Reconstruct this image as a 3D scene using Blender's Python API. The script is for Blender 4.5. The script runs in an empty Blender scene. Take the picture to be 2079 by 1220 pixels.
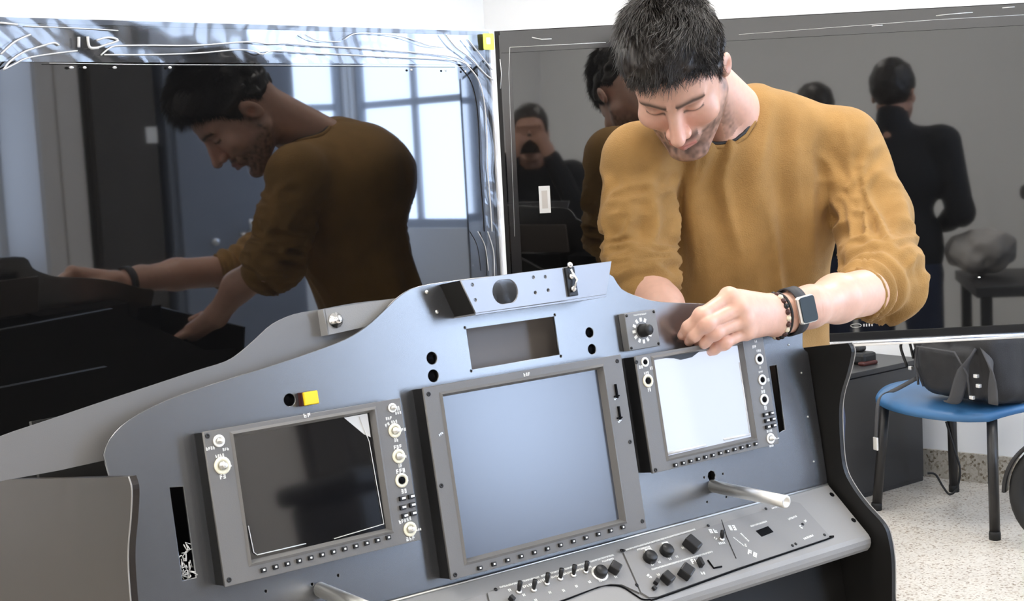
import bpy, bmesh, math, random
import numpy as np
from mathutils import Matrix, Vector
random.seed(7); rng = np.random.default_rng(7)
COL = bpy.context.scene.collection
PI = math.pi
# ------------------------------------------------------------------ camera
CAMH = 1.5; FPX = 3000.0; PITCH = math.radians(6.02); ROLL = math.radians(3.0)
FW = np.array([0, math.cos(PITCH), -math.sin(PITCH)]); UP0 = np.array([0, math.sin(PITCH), math.cos(PITCH)])
RT = math.cos(ROLL)*np.array([1., 0, 0]) - math.sin(ROLL)*UP0
UP = math.sin(ROLL)*np.array([1., 0, 0]) + math.cos(ROLL)*UP0
CAMP = np.array([0, 0, CAMH])
cd = bpy.data.cameras.new('camera'); cam = bpy.data.objects.new('camera', cd); COL.objects.link(cam)
cd.sensor_width = 36; cd.lens = FPX/2079*36; cd.clip_start = 0.01
cam.matrix_world = Matrix(((RT[0], UP[0], -FW[0], 0), (RT[1], UP[1], -FW[1], 0), (RT[2], UP[2], -FW[2], CAMH), (0, 0, 0, 1)))
sc = bpy.context.scene; sc.camera = cam
sc.view_settings.view_transform = 'Standard'; sc.view_settings.look = 'None'
sc.view_settings.gamma = 1; sc.view_settings.use_curve_mapping = False
sc.view_settings.exposure = 0.4
w = bpy.data.worlds.new('world'); sc.world = w; w.use_nodes = True
w.node_tree.nodes['Background'].inputs[0].default_value = (.62, .75, 1, 1); w.node_tree.nodes['Background'].inputs[1].default_value = 1.0
WINDOW_GLOW = 11.5; LAMP_GLOW = 21.0

def ray(x, y):
    d = FW*FPX + RT*(x-1039.5) + UP*(610-y); return d/d[1]
def at(x, y, Y): return ray(x, y)*Y + CAMP
def on_plane(x, y, o, n):
    d = ray(x, y); o = np.asarray(o, float); n = np.asarray(n, float); return CAMP + d*(((o-CAMP)@n)/(d@n))
def on_floor(x, y): return on_plane(x, y, (0, 0, 0), (0, 0, 1))

# ------------------------------------------------------------------ materials
MATS = {}
def mat(name, col, rough=.5, metal=0, spec=.5, emit=None, estr=0, bump=0, bscale=40, var=0, vscale=8, trans=0, ior=1.45, coat=0, attr=None, sheen=0, alpha=1):
    if name in MATS: return MATS[name]
    m = bpy.data.materials.new(name); m.use_nodes = True; nt = m.node_tree; b = nt.nodes['Principled BSDF']
    b.inputs['Base Color'].default_value = (*col, 1); b.inputs['Roughness'].default_value = rough
    b.inputs['Metallic'].default_value = metal; b.inputs['Specular IOR Level'].default_value = spec
    b.inputs['IOR'].default_value = ior; b.inputs['Transmission Weight'].default_value = trans
    b.inputs['Coat Weight'].default_value = coat; b.inputs['Sheen Weight'].default_value = sheen; b.inputs['Alpha'].default_value = alpha
    if emit: b.inputs['Emission Color'].default_value = (*emit, 1); b.inputs['Emission Strength'].default_value = estr
    tc = nt.nodes.new('ShaderNodeTexCoord')
    if attr:
        a = nt.nodes.new('ShaderNodeAttribute'); a.attribute_name = attr
        nt.links.new(a.outputs['Color'], b.inputs['Base Color'])
    elif var:
        n = nt.nodes.new('ShaderNodeTexNoise'); n.inputs['Scale'].default_value = vscale; n.inputs['Detail'].default_value = 4
        nt.links.new(tc.outputs['Object'], n.inputs['Vector'])
        r = nt.nodes.new('ShaderNodeMapRange'); r.inputs[1].default_value = .3; r.inputs[2].default_value = .7
        r.inputs[3].default_value = 1-var; r.inputs[4].default_value = 1+var
        nt.links.new(n.outputs['Fac'], r.inputs[0])
        mx = nt.nodes.new('ShaderNodeVectorMath'); mx.operation = 'SCALE'; mx.inputs[0].default_value = col
        nt.links.new(r.outputs[0], mx.inputs['Scale']); nt.links.new(mx.outputs[0], b.inputs['Base Color'])
    if bump:
        n = nt.nodes.new('ShaderNodeTexNoise'); n.inputs['Scale'].default_value = bscale; n.inputs['Detail'].default_value = 5
        nt.links.new(tc.outputs['Object'], n.inputs['Vector'])
        bp = nt.nodes.new('ShaderNodeBump'); bp.inputs['Strength'].default_value = bump; bp.inputs['Distance'].default_value = .002
        nt.links.new(n.outputs['Fac'], bp.inputs['Height']); nt.links.new(bp.outputs[0], b.inputs['Normal'])
    MATS[name] = m; return m
M = {}
M['wall'] = mat('white wall paint', (.86, .87, .88), .8, bump=.1, bscale=60)
M['wallgrey'] = mat('light grey wall paint', (.86, .86, .87), .8, bump=.1, bscale=60)
M['ceiling'] = mat('ceiling paint', (.85, .85, .84), .9)
M['blue'] = mat('safe blue grey enamel', (.20, .23, .29), .35, bump=.05)
M['darkcab'] = mat('dark brown laminate', (.065, .058, .052), .4, var=.1)
M['column'] = mat('pale grey laminate', (.60, .57, .54), .5)
M['panel'] = mat('black satin coated sheet', (.036, .038, .043), .27, ior=2.5, bump=.05, bscale=900, var=.06, vscale=5)
M['rearpanel'] = mat('grey satin coated sheet', (.14, .136, .134), .42, ior=1.7, bump=.05, bscale=900, var=.06, vscale=4)
M['cheek'] = mat('black side board', (.011, .0105, .010), .45, spec=.35)
M['cheekl'] = mat('brown black side board', (.022, .017, .0145), .4, spec=.4, var=.12, vscale=3)
M['edge'] = mat('board edge glint', (.32, .31, .3), .5)  # pale tone paints the highlight along the side boards' front edge
M['bezel'] = mat('grey bezel paint', (.165, .16, .155), .42, spec=.5, bump=.08, bscale=700)
M['bezeldark'] = mat('dark bezel side', (.012, .012, .013), .4, spec=.4)
M['shelf'] = mat('warm grey console paint', (.27, .265, .26), .42, spec=.5, bump=.12, bscale=700)
M['module'] = mat('module plate paint', (.225, .222, .222), .42, spec=.5, bump=.08, bscale=700)
M['bracket'] = mat('brushed grey metal plate', (.25, .25, .26), .3, metal=.5)
M['screen'] = mat('black display glass', (.006, .006, .007), .05, ior=1.95)
M['lcd'] = mat('matte display filter', (.065, .075, .10), .24, ior=1.88)
M['glarelcd'] = mat('display with painted reflection', (.15, .16, .18), .06, spec=.9, ior=1.6, emit=(.74, .82, 1.0), estr=.66)  # emission stands in for the bright window reflection on this glass
M['tv'] = mat('television glass', (.004, .004, .0042), .028, ior=2.3)
M['tvleft'] = mat('left television glass', (.004, .004, .0042), .028, ior=1.92)
M['tvframe'] = mat('television frame', (.01, .01, .011), .3)
M['black'] = mat('black plastic', (.012, .012, .013), .45)
M['rubber'] = mat('black rubber', (.015, .015, .015), .7)
M['white'] = mat('white print', (.9, .9, .88), .5)
M['cream'] = mat('cream plastic ring', (.85, .82, .66), .4)
M['chrome'] = mat('polished steel', (.8, .8, .8), .16, metal=1)
M['steel'] = mat('satin steel', (.86, .85, .82), .38, metal=1)
M['yellow'] = mat('yellow button plastic', (.95, .66, .02), .4)
M['tag'] = mat('yellow green sticker', (.85, .88, .12), .5)
M['redbrown'] = mat('dark red housing', (.06, .012, .01), .4)
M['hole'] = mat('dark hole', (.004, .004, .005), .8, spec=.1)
M['inner'] = mat('brown grey inner board', (.15, .13, .115), .4, spec=.5)
M['seat'] = mat('blue chair plastic', (.045, .15, .33), .4, bump=.1)
M['leg'] = mat('black enamel tube', (.018, .017, .017), .35)
M['bag'] = mat('black nylon', (.018, .018, .02), .6, bump=.5, bscale=500)
M['strap'] = mat('grey webbing', (.07, .07, .075), .8, bump=.4, bscale=800)
M['cab'] = mat('dark grey cabinet laminate', (.035, .035, .037), .4)
M['denim'] = mat('dark denim', (.025, .035, .07), .9, bump=.4, bscale=600)
M['jacket'] = mat('dark jacket cloth', (.014, .015, .018), .9, bump=.3, bscale=300)
M['shoe'] = mat('dark leather', (.02, .018, .016), .5)
M['skin2'] = mat('skin plain', (.5, .28, .2), .5)
M['hair'] = mat('black hair', (.018, .014, .012), .42, spec=.5)
M['glow'] = mat('window daylight', (0, 0, 0), 1, spec=0, emit=(.58, .73, 1.0), estr=WINDOW_GLOW)
M['lamp'] = mat('lamp diffuser', (0, 0, 0), 1, spec=0, emit=(1, .96, .9), estr=LAMP_GLOW)
M['frame'] = mat('window frame paint', (.4, .43, .48), .5)
M['paper'] = mat('white paper', (.8, .8, .8), .7)

def film_mat(name, gl, haze, bs, scale):
    m = bpy.data.materials.new(name); m.use_nodes = True; nt = m.node_tree; nt.nodes.clear()
    o = nt.nodes.new('ShaderNodeOutputMaterial'); t = nt.nodes.new('ShaderNodeBsdfTransparent'); t.inputs[0].default_value = (.95, .95, .96, 1)
    g = nt.nodes.new('ShaderNodeBsdfGlossy'); g.inputs['Roughness'].default_value = .08
    d = nt.nodes.new('ShaderNodeBsdfTranslucent'); d2 = nt.nodes.new('ShaderNodeBsdfDiffuse')
    tc = nt.nodes.new('ShaderNodeTexCoord'); n = nt.nodes.new('ShaderNodeTexNoise'); n.inputs['Scale'].default_value = scale
    n.inputs['Detail'].default_value = 3; n.inputs['Distortion'].default_value = 1.5
    bp = nt.nodes.new('ShaderNodeBump'); bp.inputs['Strength'].default_value = bs; bp.inputs['Distance'].default_value = .01
    mp = nt.nodes.new('ShaderNodeMapping'); mp.inputs['Scale'].default_value = (.5, .5, 1.6)
    nt.links.new(tc.outputs['Object'], mp.inputs[0]); nt.links.new(mp.outputs[0], n.inputs['Vector'])
    nt.links.new(n.outputs['Fac'], bp.inputs['Height']); nt.links.new(bp.outputs[0], g.inputs['Normal'])
    m1 = nt.nodes.new('ShaderNodeMixShader'); m1.inputs[0].default_value = gl
    m2 = nt.nodes.new('ShaderNodeMixShader'); m2.inputs[0].default_value = haze
    nt.links.new(t.outputs[0], m1.inputs[1]); nt.links.new(g.outputs[0], m1.inputs[2])
    nt.links.new(m1.outputs[0], m2.inputs[1]); nt.links.new(d2.outputs[0], m2.inputs[2])
    nt.links.new(m2.outputs[0], o.inputs[0]); return m
M['film'] = film_mat('clear wrap film', .08, .02, .13, 4)
M['filmflat'] = film_mat('smooth wrap film', .03, .006, .0, 9)
M['crease'] = film_mat('film crease glint', .35, .8, .1, 30)  # whitish colour paints the glints along the film folds

def terrazzo(name, base, dark, scale, amt=.3):
    m = bpy.data.materials.new(name); m.use_nodes = True; nt = m.node_tree; b = nt.nodes['Principled BSDF']; b.inputs['Roughness'].default_value = .3
    tc = nt.nodes.new('ShaderNodeTexCoord'); v = nt.nodes.new('ShaderNodeTexVoronoi'); v.inputs['Scale'].default_value = scale
    sep = nt.nodes.new('ShaderNodeSeparateColor'); r = nt.nodes.new('ShaderNodeValToRGB'); r.color_ramp.interpolation = 'CONSTANT'
    e = r.color_ramp.elements; e[0].position = 0; e[0].color = (*base, 1); e[1].position = 1-amt; e[1].color = (*dark, 1)
    k = e.new(1-amt*.4); k.color = (dark[0]*.55, dark[1]*.5, dark[2]*.45, 1); k = e.new(.3); k.color = (base[0]*1.12, base[1]*1.13, base[2]*1.15, 1)
    nt.links.new(tc.outputs['Object'], v.inputs['Vector']); nt.links.new(v.outputs['Color'], sep.inputs[0])
    nt.links.new(sep.outputs[0], r.inputs[0])
    nz = nt.nodes.new('ShaderNodeTexNoise'); nz.inputs['Scale'].default_value = 2.5
    mx = nt.nodes.new('ShaderNodeMixRGB'); mx.blend_type = 'MULTIPLY'; mx.inputs[0].default_value = .35
    nt.links.new(tc.outputs['Object'], nz.inputs['Vector']); nt.links.new(r.outputs[0], mx.inputs[1]); nt.links.new(nz.outputs['Fac'], mx.inputs[2])
    nt.links.new(mx.outputs[0], b.inputs['Base Color']); return m
M['floor'] = terrazzo('terrazzo floor', (.72, .67, .59), (.60, .52, .43), 150, .2)
M['skirt'] = terrazzo('terrazzo skirting', (.50, .46, .39), (.37, .33, .26), 110, .3)

# ------------------------------------------------------------------ object helpers
MW = {}
def link(name, me, m, parent=None, mw=None, smooth=False):
    o = bpy.data.objects.new(name, me); COL.objects.link(o)
    if m is not None and not me.materials: me.materials.append(m)
    if smooth:
        me.polygons.foreach_set('use_smooth', [True]*len(me.polygons))
    mw = mw if mw is not None else Matrix.Identity(4)
    MW[o] = mw
    if parent is not None:
        o.parent = parent; o.matrix_basis = MW[parent].inverted() @ mw
    else: o.matrix_basis = mw
    return o
def empty(name, loc, label, cat, group=None):
    o = bpy.data.objects.new(name, None); COL.objects.link(o); o.empty_display_size = .1
    MW[o] = Matrix.Translation(Vector(loc)); o.matrix_basis = MW[o]; tag(o, label, cat, group); return o
def tag(o, label, cat, group=None):
    o['label'] = label; o['category'] = cat
    if group: o['group'] = group
    return o
def struct(o): o['kind'] = 'structure'; return o

class B:
    def __init__(s): s.v = []; s.f = []; s.sm = []
    def add(s, vs, fs, smooth=False, mx=None):
        n = len(s.v)
        if mx is not None: vs = [tuple(mx @ Vector(v)) for v in vs]
        s.v += [tuple(map(float, v)) for v in vs]; s.f += [tuple(i+n for i in f) for f in fs]; s.sm += [smooth]*len(fs); return s
    def box(s, lo, hi, mx=None, bev=0):
        x0, y0, z0 = lo; x1, y1, z1 = hi
        if bev:
            bm = bmesh.new(); bmesh.ops.create_cube(bm, size=1)
            for v in bm.verts: v.co = Vector(((x0+x1)/2+v.co.x*(x1-x0), (y0+y1)/2+v.co.y*(y1-y0), (z0+z1)/2+v.co.z*(z1-z0)))
            bmesh.ops.bevel(bm, geom=bm.edges[:], offset=bev, segments=2, affect='EDGES', profile=.5)
            bm.verts.index_update(); s.add([v.co[:] for v in bm.verts], [[v.index for v in f.verts] for f in bm.faces], False, mx); bm.free(); return s
        vs = [(x, y, z) for x in (x0, x1) for y in (y0, y1) for z in (z0, z1)]
        return s.add(vs, [(0, 1, 3, 2), (4, 6, 7, 5), (0, 4, 5, 1), (2, 3, 7, 6), (0, 2, 6, 4), (1, 5, 7, 3)], False, mx)
    def prism(s, pts, z0, z1, mx=None):
        n = len(pts); vs = [(p[0], p[1], z0) for p in pts]+[(p[0], p[1], z1) for p in pts]
        fs = [tuple(range(n))[::-1], tuple(range(n, 2*n))]+[(i, (i+1) % n, n+(i+1) % n, n+i) for i in range(n)]
        return s.add(vs, fs, False, mx)
    def lathe(s, prof, seg=20, mx=None, smooth=True):
        # prof: list of (r, z)
        vs = []; fs = []
        for r, z in prof:
            for k in range(seg): a = 2*PI*k/seg; vs.append((r*math.cos(a), r*math.sin(a), z))
        for i in range(len(prof)-1):
            for k in range(seg): fs.append((i*seg+k, i*seg+(k+1) % seg, (i+1)*seg+(k+1) % seg, (i+1)*seg+k))
        fs.append(tuple(range(seg))[::-1]); fs.append(tuple((len(prof)-1)*seg+k for k in range(seg)))
        return s.add(vs, fs, smooth, mx)
    def tube(s, pts, r, seg=8, closed=False, flat=1.0, up=None, cap=True):
        P = [np.array(p, float) for p in pts]; n = len(P); rs = r if hasattr(r, '__len__') else [r]*n
        vs = []; fs = []; prev = None
        for i, p in enumerate(P):
            if closed: t = P[(i+1) % n]-P[i-1]
            else: t = P[min(i+1, n-1)]-P[max(i-1, 0)]
            t = t/(np.linalg.norm(t)+1e-12)
            if prev is None:
                u = np.array(up, float) if up is not None else (np.array([0, 0, 1.]) if abs(t[2]) < .9 else np.array([1., 0, 0]))
            else: u = prev
            if up is not None: u = np.array(up, float)
            u = u-t*(u@t); u /= np.linalg.norm(u)+1e-12; w_ = np.cross(t, u); prev = u
            for k in range(seg):
                a = 2*PI*k/seg; vs.append(p+(u*math.cos(a)*flat+w_*math.sin(a))*rs[i])
        m_ = n if closed else n-1
        for i in range(m_):
            for k in range(seg):
                j = (i+1) % n; fs.append((i*seg+k, i*seg+(k+1) % seg, j*seg+(k+1) % seg, j*seg+k))
        if not closed and cap: fs.append(tuple(range(seg))[::-1]); fs.append(tuple((n-1)*seg+k for k in range(seg)))
        return s.add(vs, fs, True)
    def ball(s, c, r, seg=12, mx=None):
        rr = r if hasattr(r, '__len__') else (r, r, r); vs = []; fs = []; n = seg//2
        for i in range(n+1):
            th = PI*i/n
            for k in range(seg):
                a = 2*PI*k/seg; vs.append((c[0]+rr[0]*math.sin(th)*math.cos(a), c[1]+rr[1]*math.sin(th)*math.sin(a), c[2]+rr[2]*math.cos(th)))
        for i in range(n):
            for k in range(seg): fs.append((i*seg+k, (i+1)*seg+k, (i+1)*seg+(k+1) % seg, i*seg+(k+1) % seg))
        return s.add(vs, fs, True, mx)
    def mesh(s, name):
        me = bpy.data.meshes.new(name); me.from_pydata(s.v, [], s.f); me.polygons.foreach_set('use_smooth', s.sm); me.update()
        bm = bmesh.new(); bm.from_mesh(me); bmesh.ops.remove_doubles(bm, verts=bm.verts, dist=1e-7)
        bmesh.ops.recalc_face_normals(bm, faces=bm.faces); bm.to_mesh(me); bm.free(); return me
    def build(s, name, m, parent=None, mw=None): return link(name, s.mesh(name), m, parent, mw)

def pieces(name, profile, seg, spots, m, parent, mxf):
    me = B().lathe(profile, seg).mesh(name)
    for x, y, z in spots: link(name, me, m, parent, mxf @ Matrix.Translation((x, y, z)))
def stuff(o): o['kind'] = 'stuff'; return o

def plate(name, outer, holes, z0, z1, m, parent, mw, bevel=.0008):
    """flat sheet with real holes: a filled 2-D curve turned into a mesh, thickness z0..z1 in its own frame"""
    cu = bpy.data.curves.new(name, 'CURVE'); cu.dimensions = '2D'; cu.fill_mode = 'BOTH'
    cu.extrude = (z1-z0)/2-bevel; cu.bevel_depth = bevel; cu.bevel_resolution = 1; cu.offset = -bevel
    for pts in [outer]+holes:
        sp = cu.splines.new('POLY'); sp.points.add(len(pts)-1)
        for i, p in enumerate(pts): sp.points[i].co = (p[0], p[1], 0, 1)
        sp.use_cyclic_u = True
    o = bpy.data.objects.new('tmp', cu); COL.objects.link(o)
    dg = bpy.context.evaluated_depsgraph_get(); dg.update(); me = bpy.data.meshes.new_from_object(o.evaluated_get(dg))
    bpy.data.objects.remove(o); me.name = name; me.transform(Matrix.Translation((0, 0, (z0+z1)/2))); me.materials.clear()
    return link(name, me, m, parent, mw)
def circ(x, y, r, n=20): return [(x+r*math.cos(2*PI*k/n), y+r*math.sin(2*PI*k/n)) for k in range(n)]
def rrect(x0, y0, x1, y1, r, n=4):
    out = []
    for cx, cy, a0 in ((x1-r, y1-r, 0), (x0+r, y1-r, 90), (x0+r, y0+r, 180), (x1-r, y0+r, 270)):
        for k in range(n+1): a = math.radians(a0+90*k/n); out.append((cx+r*math.cos(a), cy+r*math.sin(a)))
    return out
def smooth_line(pts, n=6, closed=False):
    P = [np.array(p, float) for p in pts]; out = []; L = len(P); m_ = L if closed else L-1
    for i in range(m_):
        p0 = P[i-1] if (i > 0 or closed) else P[0]; p1 = P[i]; p2 = P[(i+1) % L]; p3 = P[(i+2) % L] if (closed or i+2 < L) else P[-1]
        for k in range(n):
            t = k/n; out.append(.5*((2*p1)+(-p0+p2)*t+(2*p0-5*p1+4*p2-p3)*t*t+(-p0+3*p1-3*p2+p3)*t**3))
    if not closed: out.append(P[-1])
    return out
def frame(o, a, b, n):
    return Matrix(((a[0], b[0], n[0], o[0]), (a[1], b[1], n[1], o[1]), (a[2], b[2], n[2], o[2]), (0, 0, 0, 1)))
T = lambda x, y, z=0: Matrix.Translation((x, y, z))
Rz = lambda a: Matrix.Rotation(a, 4, 'Z')

# ------------------------------------------------------------------ room
RC = np.array([-.07, 7.76]); RU = np.array([.7553, -.6554]); RV = np.array([-.6554, -.7553]); UL, VL, ZH = 7.6, 8.6, 2.9
def room(u, v, z=0): p = RC+RU*u+RV*v; return np.array([p[0], p[1], z])
RM = frame(room(0, 0), (*RU, 0), (*(-RV), 0), (0, 0, 1))        # local x=u, y=-v, z=up
def rbox(name, u0, u1, v0, v1, z0, z1, m, parent=None, bev=0): return B().box((u0, -v1, z0), (u1, -v0, z1), bev=bev).build(name, m, parent, RM)
struct(rbox('floor', -.1, UL+.1, -.1, VL+.1, -.1, 0, M['floor']))
struct(rbox('ceiling', -.1, UL+.1, -.1, VL+.1, ZH, ZH+.1, M['ceiling']))
struct(rbox('wall_left', -.1, 0, -.1, VL+.1, 0, ZH, M['wall']))
struct(rbox('wall_front', 0, UL, VL, VL+.1, 0, ZH, M['wallgrey']))
# wall_back with a window near its right end, wall_right with a window
def wall_win(name, mx, L, wins, m):
    holes = [[(a, z0), (b, z0), (b, z1), (a, z1)] for a, b, z0, z1 in wins]
    o = plate(name, [(0, 0), (L, 0), (L, ZH), (0, ZH)], holes, -.1, 0, m, None, mx, bevel=.0001); return struct(o)
BM = frame(room(0, 0), (*RU, 0), (0, 0, 1), (*RV, 0))          # back wall: x=u, y=z, z towards room
WM = frame(room(UL, VL), (*(-RV), 0), (0, 0, 1), (*(-RU), 0))  # right wall: x=VL-v
bw = [(6.05, 7.57, 1.05, 2.5)]; ww = [(VL-.73, VL-.03, 1.05, 2.5), (VL-3.06, VL-2.27, 1.0, 2.75), (VL-2.22, VL-.85, 2.2, 2.75)]  # strip window above the safe is added, unseen, to brighten the console sheet
wall_win('wall_back', BM, UL, bw, M['wall']); wall_win('wall_right', WM, VL, ww, M['wall'])
wn = 0
for mx, wins in ((BM, bw), (WM, ww)):
    for a, b, z0, z1 in wins:
        wn += 1
        root = struct(plate('window_%d' % wn, [(a, z0), (b, z0), (b, z1), (a, z1)], [[(a+.05, z0+.05), (b-.05, z0+.05), (b-.05, z1-.05), (a+.05, z1-.05)]], -.07, -.03, M['frame'], None, mx, bevel=.0005))
        B().box((a+.04, z0+.04, -.066), (b-.04, z1-.04, -.06)).build('pane', M['glow'], root, mx)
        n_ = max(1, round((b-a)/.55)); f = B()
        for k in range(1, n_): x = a+(b-a)*k/n_; f.box((x-.02, z0+.04, -.058), (x+.02, z1-.04, -.035))
        if z1-z0 > 1: zz = z0+(z1-z0)*.5; f.box((a+.04, zz-.02, -.058), (b-.04, zz+.02, -.036))
        if f.v: f.build('mullion', M['frame'], root, mx)
struct(rbox('baseboard_back', 0.02, UL, 0, .015, 0, .12, M['skirt'])); struct(rbox('baseboard_left', 0, .015, .015, VL, 0, .12, M['skirt']))
struct(rbox('baseboard_right', UL-.015, UL, .015, VL, 0, .12, M['skirt'])); struct(rbox('baseboard_front', .02, UL-.02, VL-.015, VL, 0, .12, M['skirt']))
k = 0
for u in (1.4, 3.8, 6.2):
    for v in (1.2, 3.4, 5.6, 7.6):
        k += 1
        mx = RM @ T(u, -v, ZH)
        l = empty('ceiling_light', (RM @ Vector((u, -v, ZH)))[:], 'square ceiling light, %s from the back wall, %s from the left wall' % (['first', 'second', 'third', 'fourth'][(k-1) % 4], ['first', 'second', 'third'][(k-1)//4]), 'light', 'ceiling lights')
        plate('light_frame', [(-.31, -.31), (.31, -.31), (.31, .31), (-.31, .31)], [[(-.28, -.28), (.28, -.28), (.28, .28), (-.28, .28)]], -.02, 0, M['white'], l, mx)
        B().box((-.28, -.28, -.012), (.28, .28, -.004)).build('diffuser', M['lamp'], l, mx)

# ------------------------------------------------------------------ televisions
def television(mx, name_label, wid, hgt, glass):
    """mx: frame at lower-left corner of the front face, x right, y up, z towards viewer"""
    base = mx @ Vector((wid/2, 0, -.05)); t = empty('television', (base.x, base.y, 0), name_label, 'television')
    B().box((0, 0, -.045), (wid, hgt, -.004), bev=.003).build('back_housing', M['tvframe'], t, mx)
    plate('frame', [(0, 0), (wid, 0), (wid, hgt), (0, hgt)], [[(.009, .018), (wid-.009, .018), (wid-.009, hgt-.009), (.009, hgt-.009)]], -.004, .003, M['tvframe'], t, mx)
    B().box((.008, .017, -.003), (wid-.008, hgt-.008, .0)).build('screen', M[glass], t, mx)
    zb = (mx @ Vector((0, 0, 0))).z
    B().box((wid/2-.04, -zb+.02, -.11), (wid/2+.04, hgt*.6, -.05), bev=.004).build('stand_post', M['tvframe'], t, mx)
    B().box((wid/2-.16, hgt*.3, -.052), (wid/2+.16, hgt*.6, -.044)).build('mounting_plate', M['tvframe'], t, mx)
    B().box((wid/2-.3, -zb, -.28), (wid/2+.3, -zb+.025, .06), bev=.004).build('stand_base', M['tvframe'], t, mx)
    return t
WID, HGT = 1.235, .722
TR = frame((-.008, 3.28, 1.026), (math.cos(math.radians(-1.0)), math.sin(math.radians(-1.0)), 0), (0, 0, 1), (math.sin(math.radians(-1.0)), -math.cos(math.radians(-1.0)), 0))
PS = math.radians(47); LA = np.array([math.cos(PS), math.sin(PS), 0]); LN = np.array([math.sin(PS), -math.cos(PS), 0])
LO = np.array([-.022, 3.272, 1.026])-LA*WID
TL = frame(LO, LA, (0, 0, 1), LN)
tvr = television(TR, 'large black television facing straight ahead behind the man, white sticker on its glass', WID, HGT, 'tv')
tvl = television(TL, 'large black television angled at the left, wrapped in wrinkled clear film', WID, HGT, 'tvleft')
LPO = LO.copy()
def lt(x, y, off=.006):
    p = on_plane(x, y, LPO+LN*off, LN); q = p-LPO; return np.array([q@LA, q[2], off])
def rt(x, y, off=.004):
    n = np.array([math.sin(math.radians(-1.0)), -math.cos(math.radians(-1.0)), 0]); o = np.array([-.008, 3.28, 1.026])
    p = on_plane(x, y, o+n*off, n); q = p-o; return np.array([q@np.array([math.cos(math.radians(-1.0)), math.sin(math.radians(-1.0)), 0]), q[2], off])
# film on the left set: wrinkled border band + corner, smooth sheet over the rest
def film_grid(pts_fn, nu, nv): 
    vs = [pts_fn(i/nu, j/nv) for j in range(nv+1) for i in range(nu+1)]
    fs = [(j*(nu+1)+i, j*(nu+1)+i+1, (j+1)*(nu+1)+i+1, (j+1)*(nu+1)+i) for j in range(nv) for i in range(nu)]
    return vs, fs
def wr(x, y): return .0007*math.sin(31*x+7*math.sin(9*y+3*x))*math.sin(43*y+5*math.sin(6*x)+1)+.0002*math.sin(97*x+60*y+4*math.sin(21*y))
def fb(u, v):
    x = u*WID; y = HGT-.075*(1-v)+.003; return (x, y, .009+wr(x, y)*1.0)
def fc(u, v):
    x = WID-.05*(1-u)+.002; y = v*(HGT-.07); return (x, y, .009+wr(x*1.7, y))
b = B(); b.add(*film_grid(fb, 220, 26), smooth=True); b.add(*film_grid(fc, 16, 120), smooth=True)
b.build('wrinkled_film', M['film'], tvl, TL)
cr = B()
for pts, r in ([[(205, 112), (222, 98), (240, 93), (300, 92), (400, 92), (500, 85), (545, 89), (580, 88), (640, 93), (760, 100), (880, 110), (930, 118), (955, 135)], .0014],
               [[(212, 111), (300, 111), (400, 108), (480, 101), (515, 104), (533, 110), (560, 103), (640, 108), (800, 116), (920, 122), (950, 132)], .0013],
               [[(2, 110), (30, 85), (62, 70)], .0016], [[(7, 142), (20, 125), (50, 105), (90, 92), (110, 87), (120, 92)], .0016],
               [[(7, 142), (30, 130), (55, 118), (100, 110), (157, 103)], .0013], [[(0, 46), (36, 50)], .0018], [[(50, 53), (150, 57), (240, 62)], .0009],
               [[(905, 70), (925, 95), (955, 118), (985, 150), (1001, 162)], .0016], [[(950, 80), (970, 105), (990, 130), (1000, 142)], .0014],
               [[(948, 132), (970, 160), (982, 200), (988, 260), (990, 340), (996, 420), (999, 470)], .0015],
               [[(700, 80), (715, 70), (735, 68), (790, 70), (830, 78), (870, 92), (900, 96)], .001], [[(620, 70), (645, 82), (690, 85)], .001],
               [[(100, 128), (300, 131), (520, 132), (700, 133), (940, 135)], .0006], [[(970, 470), (985, 500), (992, 550)], .001], [[(990, 470), (1002, 510), (1004, 560)], .0012],
               [[(160, 75), (160, 96)], .0025], [[(178, 74), (182, 96), (200, 97)], .0024], [[(196, 82), (220, 76), (240, 82), (212, 92), (200, 96)], .0018]):
    cr.tube([lt(x, y, .012) for x, y in smooth_line(pts, 4)], r, 6)
stuff(cr.build('film_crease_glint', M['crease'], tvl, TL))
sc_ = B()
for x, y, s_ in ((145, 137, 8), (172, 137, 6), (233, 137, 7), (345, 137, 6), (835, 142, 6), (905, 143, 5), (945, 145, 5)):
    sc_.ball(tuple(lt(x, y, .007)), (s_*.00065, .0025, .0015), 8)
stuff(sc_.build('film_blister', M['crease'], tvl, TL))
# bright silver edge of the left set, tag in the corner
q0 = lt(1004, 100); q1 = lt(1020, 565)
B().box((WID-.0035, .02, .003), (WID+.0005, HGT-.03, .0075)).build('edge_trim', M['paper'], tvl, TL)
c = lt(990, 84, .016)
b = B(); b.prism(rrect(c[0]-.014, c[1]-.018, c[0]+.019, c[1]+.017, .003), .0155, .017); tg = b.build('corner_tag', M['tag'], tvl, TL)
b = B(); b.prism(rrect(c[0]-.005, c[1]-.006, c[0]+.007, c[1]+.008, .002), .0172, .0176); b.build('tag_print', M['steel'], tg, TL)
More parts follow.
